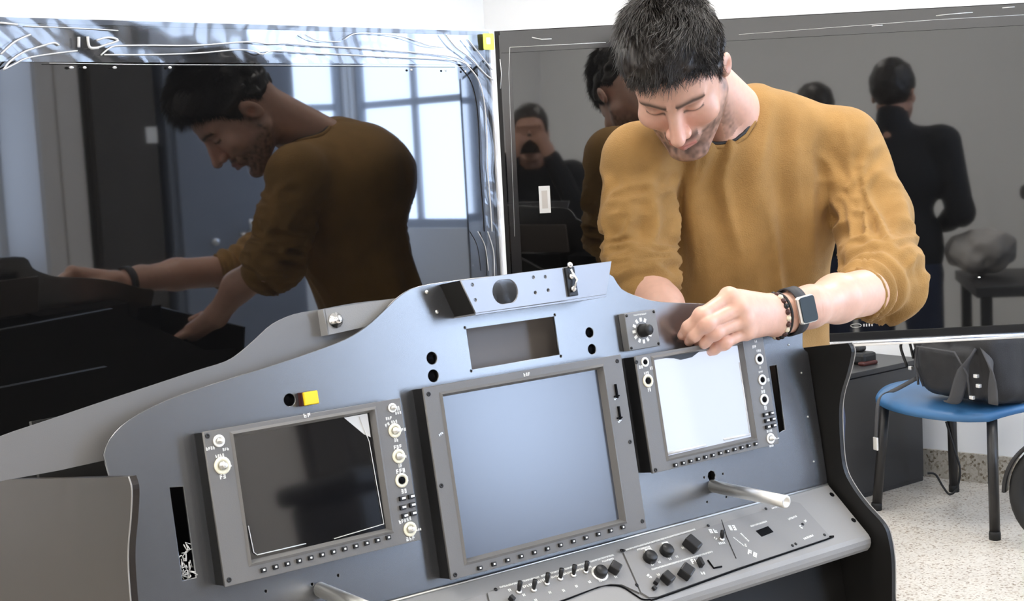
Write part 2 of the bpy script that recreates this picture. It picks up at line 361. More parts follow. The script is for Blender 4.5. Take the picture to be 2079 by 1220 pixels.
# right set: film borders, sticker, silver lower trim, faint mark
b = B()
b.add([(.012, HGT-.048, .0055), (WID-.004, HGT-.048, .0055), (WID-.004, HGT-.002, .0055), (.012, HGT-.002, .0055)], [(0, 1, 2, 3)]); b.add([(.012, .02, .0055), (.034, .02, .0055), (.034, HGT-.05, .0055), (.012, HGT-.05, .0055)], [(0, 1, 2, 3)]); stuff(b.build('border_film', mat('border film', (.02, .02, .022), .12, ior=2.2), tvr, TR))
b = B()
b.tube([rt(x, y, .0058) for x, y in ((1035, 96), (1230, 86))], .0006, 5); b.tube([rt(x, y, .0058) for x, y in ((1035, 96), (1033, 150), (1045, 480))], .0005, 5)
b.tube([rt(x, y, .006) for x, y in ((1080, 76), (1100, 80), (1120, 79))], .0011, 5); b.tube([rt(x, y, .006) for x, y in ((1500, 70), (1900, 40), (2079, 30))], .0004, 5)
b.tube([rt(x, y, .006) for x, y in ((1770, 53), (1792, 51))], .0009, 5); b.tube([rt(x, y, .006) for x, y in ((1900, 32), (1925, 29), (1975, 25))], .0008, 5)
b.tube([rt(x, y, .006) for x, y in ((2035, 16), (2060, 14))], .0009, 5); b.tube([rt(x, y, .006) for x, y in ((1015, 120), (1018, 150), (1016, 180))], .0009, 5)
stuff(b.build('film_crease_glint', M['crease'], tvr, TR))
p0 = rt(1096, 433); p1 = rt(1116, 377)
b = B(); b.prism([(p0[0], p0[1]), (p1[0], p0[1]), (p1[0], p1[1]), (p0[0], p1[1])], .003, .0036); st = b.build('white_sticker', M['paper'], tvr, TR)
B().box((p0[0]+.006, p0[1]+.01, .0036), (p1[0]-.006, p1[1]-.01, .0038)).build('sticker_print', M['column'], st, TR)
b = B(); b.tube([(.2, -.006, .003), (WID, -.006, .003)], .0075, 10); b.build('silver_trim', M['chrome'], tvr, TR)
b = B(); q = rt(1738, 661, .0035); b.tube([(q[0]+.012*math.cos(a), q[1]+.004*math.sin(a), .0035) for a in np.linspace(0, 2*PI, 16)[:-1]], .0006, 4, True)
for i in range(4): b.box((q[0]+.016+.006*i, q[1]-.003, .003), (q[0]+.019+.006*i, q[1]+.003, .0036))
stuff(b.build('maker_mark', M['column'], tvr, TR))
b = B(); q = rt(1988, 563, .0035); b.ball((q[0], q[1], .003), (.0035, .002, .0012), 8); b.build('indicator', M['white'], tvr, TR)
# ------------------------------------------------------------------ instrument console
KY, KT = math.radians(37), math.radians(9)
KA = np.array([math.cos(KY), math.sin(KY), 0]); KB = np.array([-math.sin(KY)*math.sin(KT), math.cos(KY)*math.sin(KT), math.cos(KT)]); KN = np.cross(KA, KB)
KO = np.array([.01575, 2.05, 1.04488])
K = frame(KO, KA, KB, KN)
def pk(x, y, off=0.0):
    p = on_plane(x, y, KO+KN*off, KN)-KO; return (float(p@KA), float(p@KB))
def pks(pts, off=0.0): return [pk(x, y, off) for x, y in pts]
con = empty('instrument_console', (KO[0], KO[1], 0), 'large dark grey simulator cockpit console with three displays, knobs and a sloping lower control shelf', 'console')
SR, SL = .60, -.60
# front sheet
top = pks([(207, 935), (222, 892), (262, 852), (330, 816), (400, 790), (480, 764), (560, 739), (640, 712), (700, 689), (742, 664), (778, 632), (812, 600), (850, 581), (932, 568)])
top += [(.0, .275), (.10, .268), (.19, .262)] + pks([(1262, 586), (1300, 603), (1345, 613), (1440, 617)]) + [(.47, .175), (.55, .15), pk(1627, 655), pk(1630, 703), (SR-.002, .09)]
outer = [(SR-.002, -.145), (SL+.0, -.16), (SL-.003, .05)] + [tuple(q) for q in smooth_line(top, 3)][1:]
seen = []; 
for q in outer:
    if not seen or math.hypot(q[0]-seen[-1][0], q[1]-seen[-1][1]) > .002: seen.append(q)
outer = seen[::-1]
def quad(pts, off=0): return pks(pts, off)
holes = [circ(*pk(588, 812), .0078), circ(*pk(877, 727), .0082), circ(*pk(880, 763), .0082), circ(*pk(1197, 675), .0072), circ(*pk(1202, 709), .0072)]
holes += [[(-.077, .151), (.079, .152), (.079, .207), (-.077, .207)]]
sl = pks([(345, 990), (372, 988), (398, 1172), (371, 1178)]); holes.append(sl)
sr_ = pks([(1563, 744), (1577, 741), (1594, 872), (1582, 878)]); holes.append(sr_)
for x, y in ((1650, 716), (1653, 936)): pass
for x, y in ((1468, 962), (1430, 969), (1475, 1009), (1436, 1019), (1445, 966)): holes.append(circ(*pk(x, y), .0016 if x != 1445 else .008, 8))
for x, y in ((665, 1189), (687, 1168), (634, 1186), (540, 1200)): holes.append(circ(*pk(x, y), .0018, 8))
for q in ((-.079, .2095), (.081, .2095), (.081, .149), (-.079, .149)): holes.append(circ(q[0], q[1], .0017, 8))
fp = plate('front_panel', outer, holes, -.004, 0, M['panel'], con, K); fp['label'] = 'dark satin front sheet with cutouts'
# inner boards seen through the cutouts
B().box((-.20, .14, -.045), (.20, .222, -.04)).build('inner_board', M['inner'], con, K @ Matrix.Rotation(math.radians(1), 4, 'X'))
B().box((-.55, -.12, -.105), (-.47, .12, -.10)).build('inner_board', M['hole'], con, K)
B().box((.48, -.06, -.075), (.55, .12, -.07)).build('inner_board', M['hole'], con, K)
pieces('hole_dark_backing', [(.0095, -.02), (.0095, -.0045)], 14, [(*pk(x, y), 0) for x, y in ((588, 812), (877, 727), (880, 763), (1197, 675), (1202, 709))], M['hole'], con, K)  # black discs stand in for the dark inside the round holes
# crumpled packing in the left slot
b = B(); s0 = pk(378, 1150, -.004); r_ = random.Random(3)
for i in range(26):
    x, y = s0[0]+r_.uniform(-.008, .008), s0[1]+r_.uniform(-.018, .026)
    b.tube([(x+r_.uniform(-.004, .004), y+r_.uniform(-.006, .006), -.006+r_.uniform(-.004, .007)) for _ in range(4)], .0007, 4)
stuff(b.build('packing_film', M['crease'], con, K))
# rear sheet (further back) and its corner bracket
rp = pks([(-60, 918), (0, 886), (100, 852), (200, 818), (300, 785), (400, 752), (460, 733), (490, 714), (520, 688), (555, 657), (600, 637), (650, 628), (720, 615), (800, 606), (830, 600)], -.03)
rp = [tuple(q) for q in smooth_line(rp, 3)]
rp += [(-.12, .17), (-.35, .15), (-.47, .13)] + pks([(215, 934), (120, 955), (0, 977), (-60, 990)], -.03)
B().prism(rp[::-1], -.034, -.03).build('rear_panel', M['rearpanel'], con, K)
b = B(); bk = pks([(655, 628), (812, 604), (780, 655), (667, 680)], -.012); b.prism(bk[::-1], -.014, -.012)
bk2 = pks([(655, 628), (667, 680)], -.012); b.box((bk2[1][0]-.001, bk2[1][1], -.03), (bk2[1][0]+.001, bk2[0][1], -.012))
br = b.build('corner_bracket', M['shelf'], con, K)
c = pk(681, 650, -.012); b = B(); b.lathe([(.0105, 0), (.0105, .002), (.006, .0035), (.006, .010), (.0025, .0115)], 12, T(c[0], c[1], -.012)); b.build('bolt', M['chrome'], br, K)
# hood bracket on the top edge
HB = .052
hq = pks([(935, 569), (1242, 530), (1231, 598), (966, 636)], HB)
cx, cy = pk(1026, 592, HB)
hole = [(cx+.0155*math.cos(a)+(.006 if math.cos(a) > 0 else -.006), cy+.0165*math.sin(a)) for a in np.linspace(0, 2*PI, 24)[:-1]]
hh = [hole] + [circ(*pk(x, y, HB), .0024, 8) for x, y in ((959, 578), (965, 609), (1083, 563), (1107, 562), (1087, 594), (1113, 589))]
hb = plate('hood_bracket', hq[::-1], hh, HB-.003, HB, M['bracket'], con, K, bevel=.0006)
b = B(); 
b.box((hq[3][0], hq[3][1]-.002, 0), (hq[2][0], hq[3][1], HB-.001)); b.build('bracket_flange', M['bracket'], hb, K)
b = B(); b.prism([(hq[0][0]+.001, hq[0][1]), (hq[3][0]+.001, hq[3][1]), (hq[3][0]+.004, hq[3][1]), (hq[0][0]+.004, hq[0][1])], 0, HB-.001); b.build('bracket_side', M['cheek'], hb, K)
b = B(); c0, c1 = pk(1160, 548, HB), pk(1163, 604, HB)
b.box((c1[0]-.009, c1[1]+.002, HB), (c1[0]+.008, c0[1]+.004, HB+.004), bev=.001)
lt_ = b.build('latch_plate', M['bezeldark'], hb, K)
b = B()
b.tube([(c1[0]-.004, c1[1]+.008, HB+.008), (c1[0]+.004, c1[1]+.024, HB+.01), (c1[0]-.003, c1[1]+.04, HB+.008)], .0018, 6); b.build('latch_spring', M['chrome'], lt_, K)
pieces('latch_screw', [(.0045, 0), (.0045, .003), (.002, .005)], 10, [(c1[0]-.001, c1[1]+t_, HB+.004) for t_ in (.012, .030, .046)], M['chrome'], lt_, K)
pieces('panel_screw', [(.0028, 0), (.0028, .001), (.0012, .0018)], 8, [(*pk(x, y), 0) for x, y in ((866, 593), (887, 633), (930, 584), (948, 622))], M['steel'], con, K)
pieces('panel_screw', [(.0018, 0), (.0016, .001)], 8, [(min(pk(x, y)[0], SR-.006), pk(x, y)[1], 0) for x, y in ((1627, 757), (1640, 846), (1652, 937), (1601, 700))], M['steel'], con, K)
# side boards: profile in (t, n), mirrored at both ends
prof = [(.097, -.30), (.097, .086), (.082, .090), (.05, .075), (.02, .057), (-.01, .046), (-.06, .038), (-.105, .036), (-.135, .048), (-.165, .070), (-.197, .100), (-.222, .107), (-.26, .106), (-.32, .095)]
def tz(t, n): return KO[2]+t*KB[2]+n*KN[2]
tb = (0.0-KO[2]-.06*KN[2])/KB[2]; tb2 = (0.0-KO[2]+.30*KN[2])/KB[2]
prof += [(-.9, .075), (tb, .06), (tb2, -.30)]
pr = [tuple(q) for q in smooth_line(prof[1:-3], 4)]; pr = [prof[0]]+pr+prof[-3:]
def side(name, s0, m, lab, back=-.30):
    pr_ = [(q[0], back if q[1] < -.25 else q[1]) for q in pr]
    mx = K @ Matrix(((0, 0, 1, s0), (1, 0, 0, 0), (0, 1, 0, 0), (0, 0, 0, 1)))   # x=t y=n z=s
    o = B().prism([(q[0], q[1]) for q in pr_], 0, .010).build(name, m, con, mx); o['label'] = lab
    e = B(); 
    q = [np.array([p[0], p[1], .001 if s0 < 0 else .009]) for p in pr[1:-3]]; e.tube(q, .0011, 5); e.build('board_edge_glint', M['edge'], o, mx); return o
side('side_board', SR, M['cheek'], 'right black side board with curved edge')
sb = side('side_board', SL-.021, M['cheekl'], 'left brown black side board', -.55)
# shelf
SO = KO+KN*.007-KB*.133; SD = -.759*KB+.651*KN; SD /= np.linalg.norm(SD); SN = np.cross(KA, -SD)
S = frame(SO, KA, -SD, SN)   # x=s, y=-(down slope), z=out
def ps(x, y, off=0.0):
    p = on_plane(x, y, SO+SN*off, SN)-SO; return (float(p@KA), float(-(p@SD)))
b = B()
pts = [(.004, 0), (-.104, 0), (-.111, -.002), (-.116, -.007), (-.119, -.014), (-.119, -.022), (-.112, -.034), (-.075, -.10), (.004, -.06)]
n_ = len(pts); vs = [(SL+.001, y, z) for y, z in pts]+[(SR-.008, y, z) for y, z in pts]
b.add(vs, [(i, (i+1) % n_, n_+(i+1) % n_, n_+i) for i in range(n_)]+[tuple(range(n_))[::-1], tuple(range(n_, 2*n_))])
sh = b.build('lower_shelf', M['shelf'], con, S)
bm = bmesh.new(); bm.from_mesh(sh.data); bm.to_mesh(sh.data); bm.free()
b = B(); b.tube([(SL, .003, .0015), (SR-.01, .003, .0015)], .0016, 6); b.build('shelf_gasket', M['steel'], sh, S)
pieces('shelf_hole', [(.0045, -.001), (.0045, .0004), (.002, .0006)], 10, [(*ps(x, y, 0), 0) for x, y in ((1689, 1004), (1733, 1056))], M['hole'], sh, S)
# lower body under the shelf
B().prism([(SL+.001, -.16), (SR-.001, -.16), (SR-.001, tb+.03), (SL+.001, tb+.03)][::-1], -.01, 0).build('kick_board', M['cheek'], con, K)
B().prism([(SL+.001, .17), (.2, .19), (.5, .05), (SR-.001, .04), (SR-.001, tb2+.01), (SL+.001, tb2+.01)][::-1], -.285, -.275).build('rear_shade_board', M['cheek'], con, K)  # raised black top fills in for shade under the rear panel

def words(b, x, y, L, h, z, ang=0, mx=None):
    """a short run of small printed characters: thin strokes"""
    n = max(2, int(L/(h*.75))); r_ = random.Random(int(x*7919+y*104729) & 0xffff)
    for i in range(n):
        cx = -L/2+(i+.5)*L/n; m_ = T(x, y, 0) @ Rz(ang) @ T(cx, 0, 0); w_ = L/n*.7
        k = r_.randrange(4); th = h*.24
        if k != 2: b.box((-w_/2, -h/2, z), (-w_/2+th, h/2, z+.0003), m_)
        if k != 0: b.box((-w_/2, h/2-th, z), (w_/2, h/2, z+.0003), m_)
        if k != 1: b.box((-w_/2, -h/2, z), (w_/2, -h/2+th, z+.0003), m_)
        if k > 1: b.box((w_/2-th, -h/2, z), (w_/2, h/2, z+.0003), m_)
        b.box((-w_/2, -th/2, z), (w_/2, th/2, z+.0003), m_)

B().prism([(SL+.001, .15), (-.05, .15), (-.05, -.6), (SL+.001, -.6)][::-1], -.545, -.535).build('rear_shade_board', M['cheek'], con, K)  # black sheet put in place of the shade below the rear panel
# ---- displays
UNIT = {}
def unit(key, fn):
    if key not in UNIT: UNIT[key] = fn().mesh(key)
    return UNIT[key]
def ringknob(r, dark=False):
    key = 'knob_ring_%.4f_%d' % (r, dark)
    def f(): return B().lathe([(r, 0), (r, .0016), (r*.62, .0016), (r*.62, .0006)], 20)
    def g():
        b = B().lathe([(r*.48, 0), (r*.48, .004), (r*.36, .0045), (r*.32, .009), (r*.25, .0095)], 16); return b
    return unit(key, f), unit('knob_shaft_%.4f' % r, g)
def add_knob(px, py, off, r, parent, dark=False, tick=True, mx=K, pf=None, ta=0.12):
    s_, t_ = (pf or pk)(px, py, off); m_ = mx @ T(s_, t_, off)
    me, sh_ = ringknob(r)
    o = link('knob', me, M['cream'] if r > .006 else M['white'], parent, m_)
    k = bpy.data.objects.new('shaft', sh_ if not dark else unit('dark_shaft_%.4f' % r, lambda: B().lathe([(r*.55, .0005), (r*.55, .0026), (r*.5, .003)], 16))); COL.objects.link(k)
    return o, k, m_
def display(label, outer, win, off, btn_row, btn_n, bezel_m, screen_m, screen_name='screen', recess=.007, tilt=0, depth=.05):
    fr = plate('display_unit', outer, [win], off-.004, off, bezel_m, con, K, bevel=.0008); fr['label'] = label
    b = B(); n = len(outer)
    cxm = sum(p[0] for p in outer)/n; cym = sum(p[1] for p in outer)/n
    ins = [(p[0]+(.0012 if p[0] < cxm else -.0012), p[1]+(.0012 if p[1] < cym else -.0012)) for p in outer]
    vs = [(p[0], p[1], -depth) for p in ins]+[(p[0], p[1], off-.003) for p in ins]
    b.add(vs, [(i, (i+1) % n, n+(i+1) % n, n+i) for i in range(n)]+[tuple(range(n))])
    b.build('casing', M['bezeldark'], fr, K)
    # raised lip round the glass
    x0, y0 = win[0]; x1, y1 = win[2]
    b = B(); L = [(x0, y0), (x1, y0), (x1, y1), (x0, y1)]
    for i in range(4):
        p, q = L[i], L[(i+1) % 4]; d = np.array([q[0]-p[0], q[1]-p[1]]); d /= np.linalg.norm(d); nn = np.array([-d[1], d[0]])
        P_, Q_ = np.array(p), np.array(q); g = .0035
        a0 = P_-d*g-nn*g; a1 = Q_+d*g-nn*g; i0 = P_+d*.004+nn*.004; i1 = Q_-d*.004+nn*.004
        b.add([(*a0, off+.0002), (*a1, off+.0002), (*Q_, off+.0022), (*P_, off+.0022), (*i1, off-recess-.001), (*i0, off-recess-.001)], [(0, 1, 2, 3), (3, 2, 4, 5)])
    b.build('glass_frame', bezel_m, fr, K)
    g = B().box((x0+.002, y0+.002, off-recess-.003), (x1-.002, y1-.002, off-recess)).build(screen_name, screen_m, fr, K)
    # keys under the glass
    me = unit('soft_key', lambda: B().box((-.0036, -.0028, 0), (.0036, .0028, .0034), bev=.0008)); cap = unit('key_cap_print', lambda: B().box((-.0011, -.0011, .0034), (.0011, .0011, .0037)))
    (xa, ya), (xb, yb) = btn_row
    pa, pb = pk(xa, ya, off), pk(xb, yb, off)
    for i in range(btn_n):
        f = i/(btn_n-1); x = pa[0]+(pb[0]-pa[0])*f; y = pa[1]+(pb[1]-pa[1])*f
        link('soft_key', me, M['bezeldark'], fr, K @ T(x, y, off))
    b = B()
    for i in range(btn_n):
        f = i/(btn_n-1); x = pa[0]+(pb[0]-pa[0])*f; y = pa[1]+(pb[1]-pa[1])*f; b.box((x-.0013, y-.0009, off+.0033), (x+.0013, y+.0014, off+.0038))
    stuff(b.build('key_print', M['white'], fr, K))
    return fr
def rng4(x0, y0, x1, y1): return [(x0, y0), (x1, y0), (x1, y1), (x0, y1)]
def knobset(fr, off, items, prints, tris=(), keys=()):
    b = B()
    for x, y, r, dark in items:
        s_, t_ = pk(x, y, off); me, _ = ringknob(r)
        link('knob_ring', me, M['cream'] if (r > .0075 and not dark) else M['white'], fr, K @ T(s_, t_, off))
        if dark: link('shaft_hole', unit('dark_shaft_%.4f' % r, lambda: B().lathe([(r*.5, 0), (r*.5, .0022)], 12)), M['hole'], fr, K @ T(s_, t_, off))
        else: link('knob_shaft', unit('knob_shaft_%.4f' % r, lambda: B().lathe([(r*.46, 0), (r*.46, .004), (r*.36, .0045), (r*.32, .010), (r*.2, .0105)], 14)), M['steel'], fr, K @ T(s_, t_, off))
    for x, y, L, h, a in prints: s_, t_ = pk(x, y, off); words(b, s_, t_, L, h, off+.0001, a)
    stuff(b.build('printed_labels', M['white'], fr, K))
    me = unit('small_key', lambda: B().box((-.0045, -.003, 0), (.0045, .003, .004), bev=.0008)); w_ = B()
    for x, y in keys:
        s_, t_ = pk(x, y, off); link('small_key', me, M['bezeldark'], fr, K @ T(s_, t_, off)); w_.box((s_-.0015, t_-.001, off+.0038), (s_+.004, t_+.0017, off+.0044))
    if keys: stuff(w_.build('key_print', M['white'], fr, K))
def screws(fr, off, pts, r=.0032):
    pieces('corner_screw', [(r, 0), (r*.95, .0009), (r*.5, .0011), (r*.45, .0004)], 10, [(*pk(x, y, off), off) for x, y in pts], M['black'], fr, K)
D = .028
def rect_from(pts, off):
    q = pks(pts, off); return (min((q[0][0]+q[3][0])/2, 9), (q[3][1]+q[2][1])/2, (q[1][0]+q[2][0])/2, (q[0][1]+q[1][1])/2)
# left display
r0 = rect_from([(412, 879), (817, 805), (849, 1097), (457, 1192)], D); w0 = rect_from([(472, 882), (761, 830), (793, 1077), (510, 1145)], D)
dl = display('left display, dark glass, cream rotary knobs on both flanges', rng4(*r0), rng4(*w0), D, ((534, 1157), (787, 1091)), 12, M['bezel'], M['screen'])
knobset(dl, D, [(444, 895, .0075, False), (451, 945, .0108, False), (796, 828, .0062, False), (801, 874, .0095, False), (809, 926, .0095, False), (815, 975, .0095, True), (832, 1074, .0098, False)],
        [(427, 910, .012, .004, 0), (458, 912, .009, .0035, 0), (446, 925, .012, .004, 0), (452, 967, .009, .006, 0), (467, 945, .005, .003, 0),
         (808, 829, .005, .006, 0), (808, 838, .010, .004, 0), (789, 849, .010, .004, 0), (800, 856, .010, .004, 0), (786, 862, .008, .004, .4), (819, 872, .008, .004, 0), (804, 893, .007, .005, 0), (807, 907, .013, .005, 0),
         (821, 926, .007, .004, 0), (812, 945, .006, .005, 0), (813, 956, .015, .006, 0), (820, 997, .009, .006, 0), (822, 1056, .020, .005, .1), (850, 1075, .008, .003, 0), (833, 1093, .014, .005, 0), (826, 972, .004, .006, 0)],
        keys=[(815, 1012), (833, 1008), (816, 1030), (835, 1025), (820, 1047), (837, 1042)])
screws(dl, D, [(465, 1177), (421, 885)])
b = B(); s_, t_ = pk(623, 843, D); words(b, s_, t_, .011, .005, D+.0002); stuff(b.build('printed_labels', M['white'], dl, K))
b = B(); x0, y0, x1, y1 = w0
b.tube([(x0+.006, y0+.045, D-.0055), (x0+.008, y0+.012, D-.005), (x0+.012, y0+.008, D-.005), (x0+.08, y0+.008, D-.0055)], .0007, 5)
b.tube([(x1-.02, y1-.006, D-.0055), (x1-.011, y1-.04, D-.005), (x1-.0085, y1-.10, D-.0055), (x1-.007, y0+.01, D-.005), (x0+.12, y0+.006, D-.005)], .0006, 5); stuff(b.build('film_crease_glint', M['crease'], dl, K))
B().prism([(x1-.042, y1-.004), (x1-.007, y1-.004), (x1-.007, y1-.035), (x1-.016, y1-.030)][::-1], D-.0066, D-.0062).build('film_corner', M['crease'], dl, K)
# centre display
r1 = rect_from([(859, 787), (1262, 719), (1311, 1067), (917, 1184)], D); w1 = rect_from([(899, 800), (1222, 744), (1270, 1056), (944, 1145)], D)
dc = display('centre display, largest, matte blue grey glass', rng4(*r1), rng4(*w1), D, ((973, 1153), (1263, 1070)), 12, M['bezel'], M['lcd'], recess=.009)
screws(dc, D, [(896, 986), (924, 1167), (1279, 897), (1304, 1058), (870, 800), (1253, 733)])
b = B(); s_, t_ = pk(1069, 760, D); words(b, s_, t_, .012, .005, D+.0002); stuff(b.build('printed_labels', M['white'], dc, K))
for (xa, ya), (xb, yb) in (((1247, 780), (1252, 808)), ((1254, 825), (1258, 852))):
    b = B(); p, q = pk(xa, ya, D), pk(xb, yb, D); b.box((q[0]-.001, q[1], D), (q[0]+.0015, p[1], D+.003)); b.box((q[0]-.005, q[1]+.002, D), (q[0]+.004, q[1]+.004, D+.003))
    b.build('rocker_switch', M['hole'], dc, K)
b = B()
for x, y in ((1250, 808), (1258, 854), (895, 881)): s_, t_ = pk(x, y, D); words(b, s_, t_, .008, .003, D+.0002, .5)
stuff(b.build('switch_print', M['steel'], dc, K))
# right display
r2 = rect_from([(1290, 722), (1547, 680), (1582, 893), (1326, 969)], D); w2 = rect_from([(1326, 725), (1508, 697), (1534, 890), (1355, 932)], D)
dr = display('right display, pale window reflection painted as glow, dark flanges', rng4(*r2), rng4(*w2), D, ((1370, 944), (1533, 901)), 12, M['bezel'], M['glarelcd'])
knobset(dr, D, [(1309, 735, .0072, True), (1315, 773, .0098, True), (1541, 729, .0088, True), (1547, 771, .0085, True), (1551, 811, .0090, True), (1564, 890, .0085, False)],
        [(1301, 745, .009, .005, 0), (1322, 747, .006, .005, 0), (1312, 757, .010, .004, 0), (1318, 791, .007, .006, 0), (1531, 704, .009, .005, 0), (1540, 712, .010, .004, 0), (1534, 693, .006, .004, 0),
         (1543, 746, .004, .004, 0), (1544, 755, .010, .003, 0), (1560, 771, .005, .005, 0), (1547, 787, .004, .004, 0), (1549, 795, .010, .005, 0), (1554, 828, .006, .007, 0), (1562, 875, .013, .004, 0), (1578, 890, .008, .002, 0), (1566, 905, .010, .003, 0)],
        keys=[(1552, 842), (1564, 839), (1555, 854), (1567, 851), (1557, 867), (1569, 864)])
screws(dr, D, [(1331, 954), (1292, 735)])
b = B(); x0, y0, x1, y1 = w2
b.tube([(x0+.006, y0+.007, D-.005), (x0+.085, y0+.007, D-.005)], .0022, 6); b.tube([(x1-.065, y0+.009, D-.005), (x1-.008, y0+.008, D-.005)], .0020, 6)
b.tube([(x1-.0075, y0+.01, D-.005), (x1-.007, y1-.03, D-.005)], .0011, 6); stuff(b.build('film_crease_glint', M['crease'], dr, K))
# black sealing strip along the top
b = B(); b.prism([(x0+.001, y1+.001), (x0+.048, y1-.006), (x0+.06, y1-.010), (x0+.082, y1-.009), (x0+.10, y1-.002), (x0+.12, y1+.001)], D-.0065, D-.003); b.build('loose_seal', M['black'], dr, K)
# rotary selector
RD_ = .014
q = pks([(1268, 633), (1331, 630), (1341, 703), (1277, 712)], RD_); x0, x1 = (q[0][0]+q[3][0])/2, (q[1][0]+q[2][0])/2; y0, y1 = (q[3][1]+q[2][1])/2, (q[0][1]+q[1][1])/2
rs = B().box((x0, y0, 0), (x1, y1, RD_), bev=.0012).build('selector_switch', M['module'], con, K); cx, cy = (x0+x1)/2-.001, (y0+y1)/2-.001
b = B()
for k in range(12):
    if k in (1,): continue
    a = 2*PI*k/12; m_ = T(cx, cy, 0) @ Rz(a)
    b.box((.0135, -.0022, RD_), (.0195, .0022, RD_+.0005), m_)
words(b, cx, y1-.005, .026, .0025, RD_+.0002); stuff(b.build('dial_marks', M['white'], rs, K))
B().lathe([(.0105, 0), (.0105, .006), (.0085, .008), (.0085, .016), (.007, .018)], 10, T(cx, cy, RD_)).build('selector_knob', M['black'], rs, K)
pieces('corner_screw', [(.0022, 0), (.0022, .001)], 8, [((x0 if dx > 0 else x1)+dx, (y0 if dy > 0 else y1)+dy, RD_) for dx, dy in ((.004, .004), (-.004, .004), (-.004, -.004), (.004, -.004))], M['black'], rs, K)
# yellow push button
yb = B().box((*pk(613, 819, .0), 0), (*pk(641, 792, .0), .004), bev=.0005)
c = pk(631, 808, .012); b = B().box((c[0]-.0115, c[1]-.0088, 0), (c[0]+.0105, c[1]+.0088, .010), bev=.0008); h_ = b.build('warning_button', M['redbrown'], con, K); h_['label'] = 'yellow square push button in a dark red housing'
B().box((c[0]-.0105, c[1]-.0085, .010), (c[0]+.0100, c[1]+.0085, .0145), bev=.0012).build('button_cap', M['yellow'], h_, K)
# support rods
for (xa, ya), (xb, yb_) in (((1446, 986), (1597, 1010)), ((650, 1196), (740, 1240))):
    s_, t_ = pk(xa, ya, 0); L = .155 if xa > 1000 else .13
    m_ = K @ T(s_, t_, -.003) @ Matrix.Rotation(math.radians(9), 4, 'X')
    r_ = B().lathe([(.0095, 0), (.0095, L), (.0082, L+.0008), (.0058, L+.0008), (.0058, L-.02)], 20).build('support_rod', M['steel'], con, m_); r_['label'] = 'short steel tube standing out of the panel'
    B().lathe([(.0057, L-.018), (.0057, L-.015)], 12).build('rod_bore', M['hole'], r_, m_)

# ---- modules on the shelf
MZ = .0035
def pss(pts, off=MZ): return [ps(x, y, off) for x, y in pts]
rm_ = pss([(1266, 1121), (1420, 1075), (1610, 1018), (1624, 1021), (1684, 1087), (1680, 1092), (1500, 1152), (1335, 1211), (1318, 1212), (1302, 1202)])
rmod = B().prism(rm_, 0, MZ).build('right_module', M['module'], con, S); rmod['label'] = 'right control module plate with square knobs'
lm_ = pss([(1262, 1122), (1299, 1203), (1286, 1197), (1262, 1186), (1240, 1185), (1215, 1190), (1140, 1218), (1020, 1262), (1004, 1258), (990, 1203), (1130, 1160)])
lmod = B().prism(lm_, 0, MZ).build('left_module', M['module'], con, S); lmod['label'] = 'left control module plate with a row of black toggles'
fm_ = pss([(986, 1204), (1000, 1262), (850, 1300), (820, 1254)]); B().prism(fm_, 0, MZ).build('far_left_module', M['module'], con, S)
b = B(); b.tube([(*ps(x, y, MZ), .001) for x, y in smooth_line([(960, 1280), (1020, 1263), (1140, 1219), (1215, 1190), (1240, 1186), (1264, 1189), (1290, 1205), (1305, 1214), (1320, 1215), (1345, 1210), (1500, 1154), (1680, 1093), (1686, 1087)], 4)], .0013, 5); b.build('module_gasket', M['hole'], con, S)
def c5(x, y): return (1260+x/3.7125, 940+y/3.714)
def c4(x, y): return (960+x/4.158, 960+y/4.158)
def boxknob(mod, px, py, w_, h_, z, ang=0, name='square_knob', m=None):
    s_, t_ = ps(px, py, MZ+z*.5); mx = S @ T(s_, t_, MZ) @ Rz(ang)
    return B().box((-w_/2, -h_/2, 0), (w_/2, h_/2, z), bev=min(w_, h_)*.12).build(name, m or M['black'], mod, mx)
def toggle(mod, px, py, L=.014, lean=.5):
    s_, t_ = ps(px, py, MZ); mx = S @ T(s_, t_, MZ)
    o = B().lathe([(.0042, 0), (.0042, .0025), (.0028, .003)], 10).build('toggle_switch', M['steel'], mod, mx)
    b = B(); b.tube([(0, 0, .002), (0.001, lean*L*.6, L*.55), (.0015, lean*L, L)], [.0024, .0034, .0036], 8); b.build('toggle_lever', M['black'], o, mx)
for x, y in ((385, 1015), (510, 1000), (620, 945), (735, 905), (845, 875), (950, 845)): toggle(lmod, *c4(x, y-10))
x, y = c4(1070, 850); s_, t_ = ps(x, y, MZ); o = B().lathe([(.0100, 0), (.0092, .009), (.008, .0105)], 18, T(s_, t_, MZ)).build('round_knob', M['black'], lmod, S)
B().lathe([(.0128, 0), (.0128, .001)], 22, T(s_, t_, MZ)).build('knob_skirt', M['white'], o, S)
boxknob(lmod, *c4(1200, 800), .0155, .0155, .013, .6); boxknob(lmod, *c4(330, 1060), .006, .008, .008, .3)
b = B()
for x, y in ((430, 1030), (530, 1075), (650, 1010), (765, 993), (875, 957), (985, 920), (1075, 912), (1205, 876), (310, 990)): s_, t_ = ps(*c4(x, y), MZ); words(b, s_, t_, .005, .004, MZ+.0001)
for (xa, ya), (xb, yb_), h in (((225, 968), (560, 878), .0028), (((575, 872)), (1190, 692), .0028), ((420, 965), (520, 935), .004), ((540, 925), (640, 890), .004), ((660, 885), (1000, 790), .0032), ((1090, 750), (1190, 722), .003)):
    p, q = np.array(ps(*c4(xa, ya), MZ)), np.array(ps(*c4(xb, yb_), MZ)); d = q-p; words(b, *((p+q)/2), float(np.linalg.norm(d)), h, MZ+.0001, math.atan2(d[1], d[0]))
stuff(b.build('printed_labels', M['white'], lmod, S))
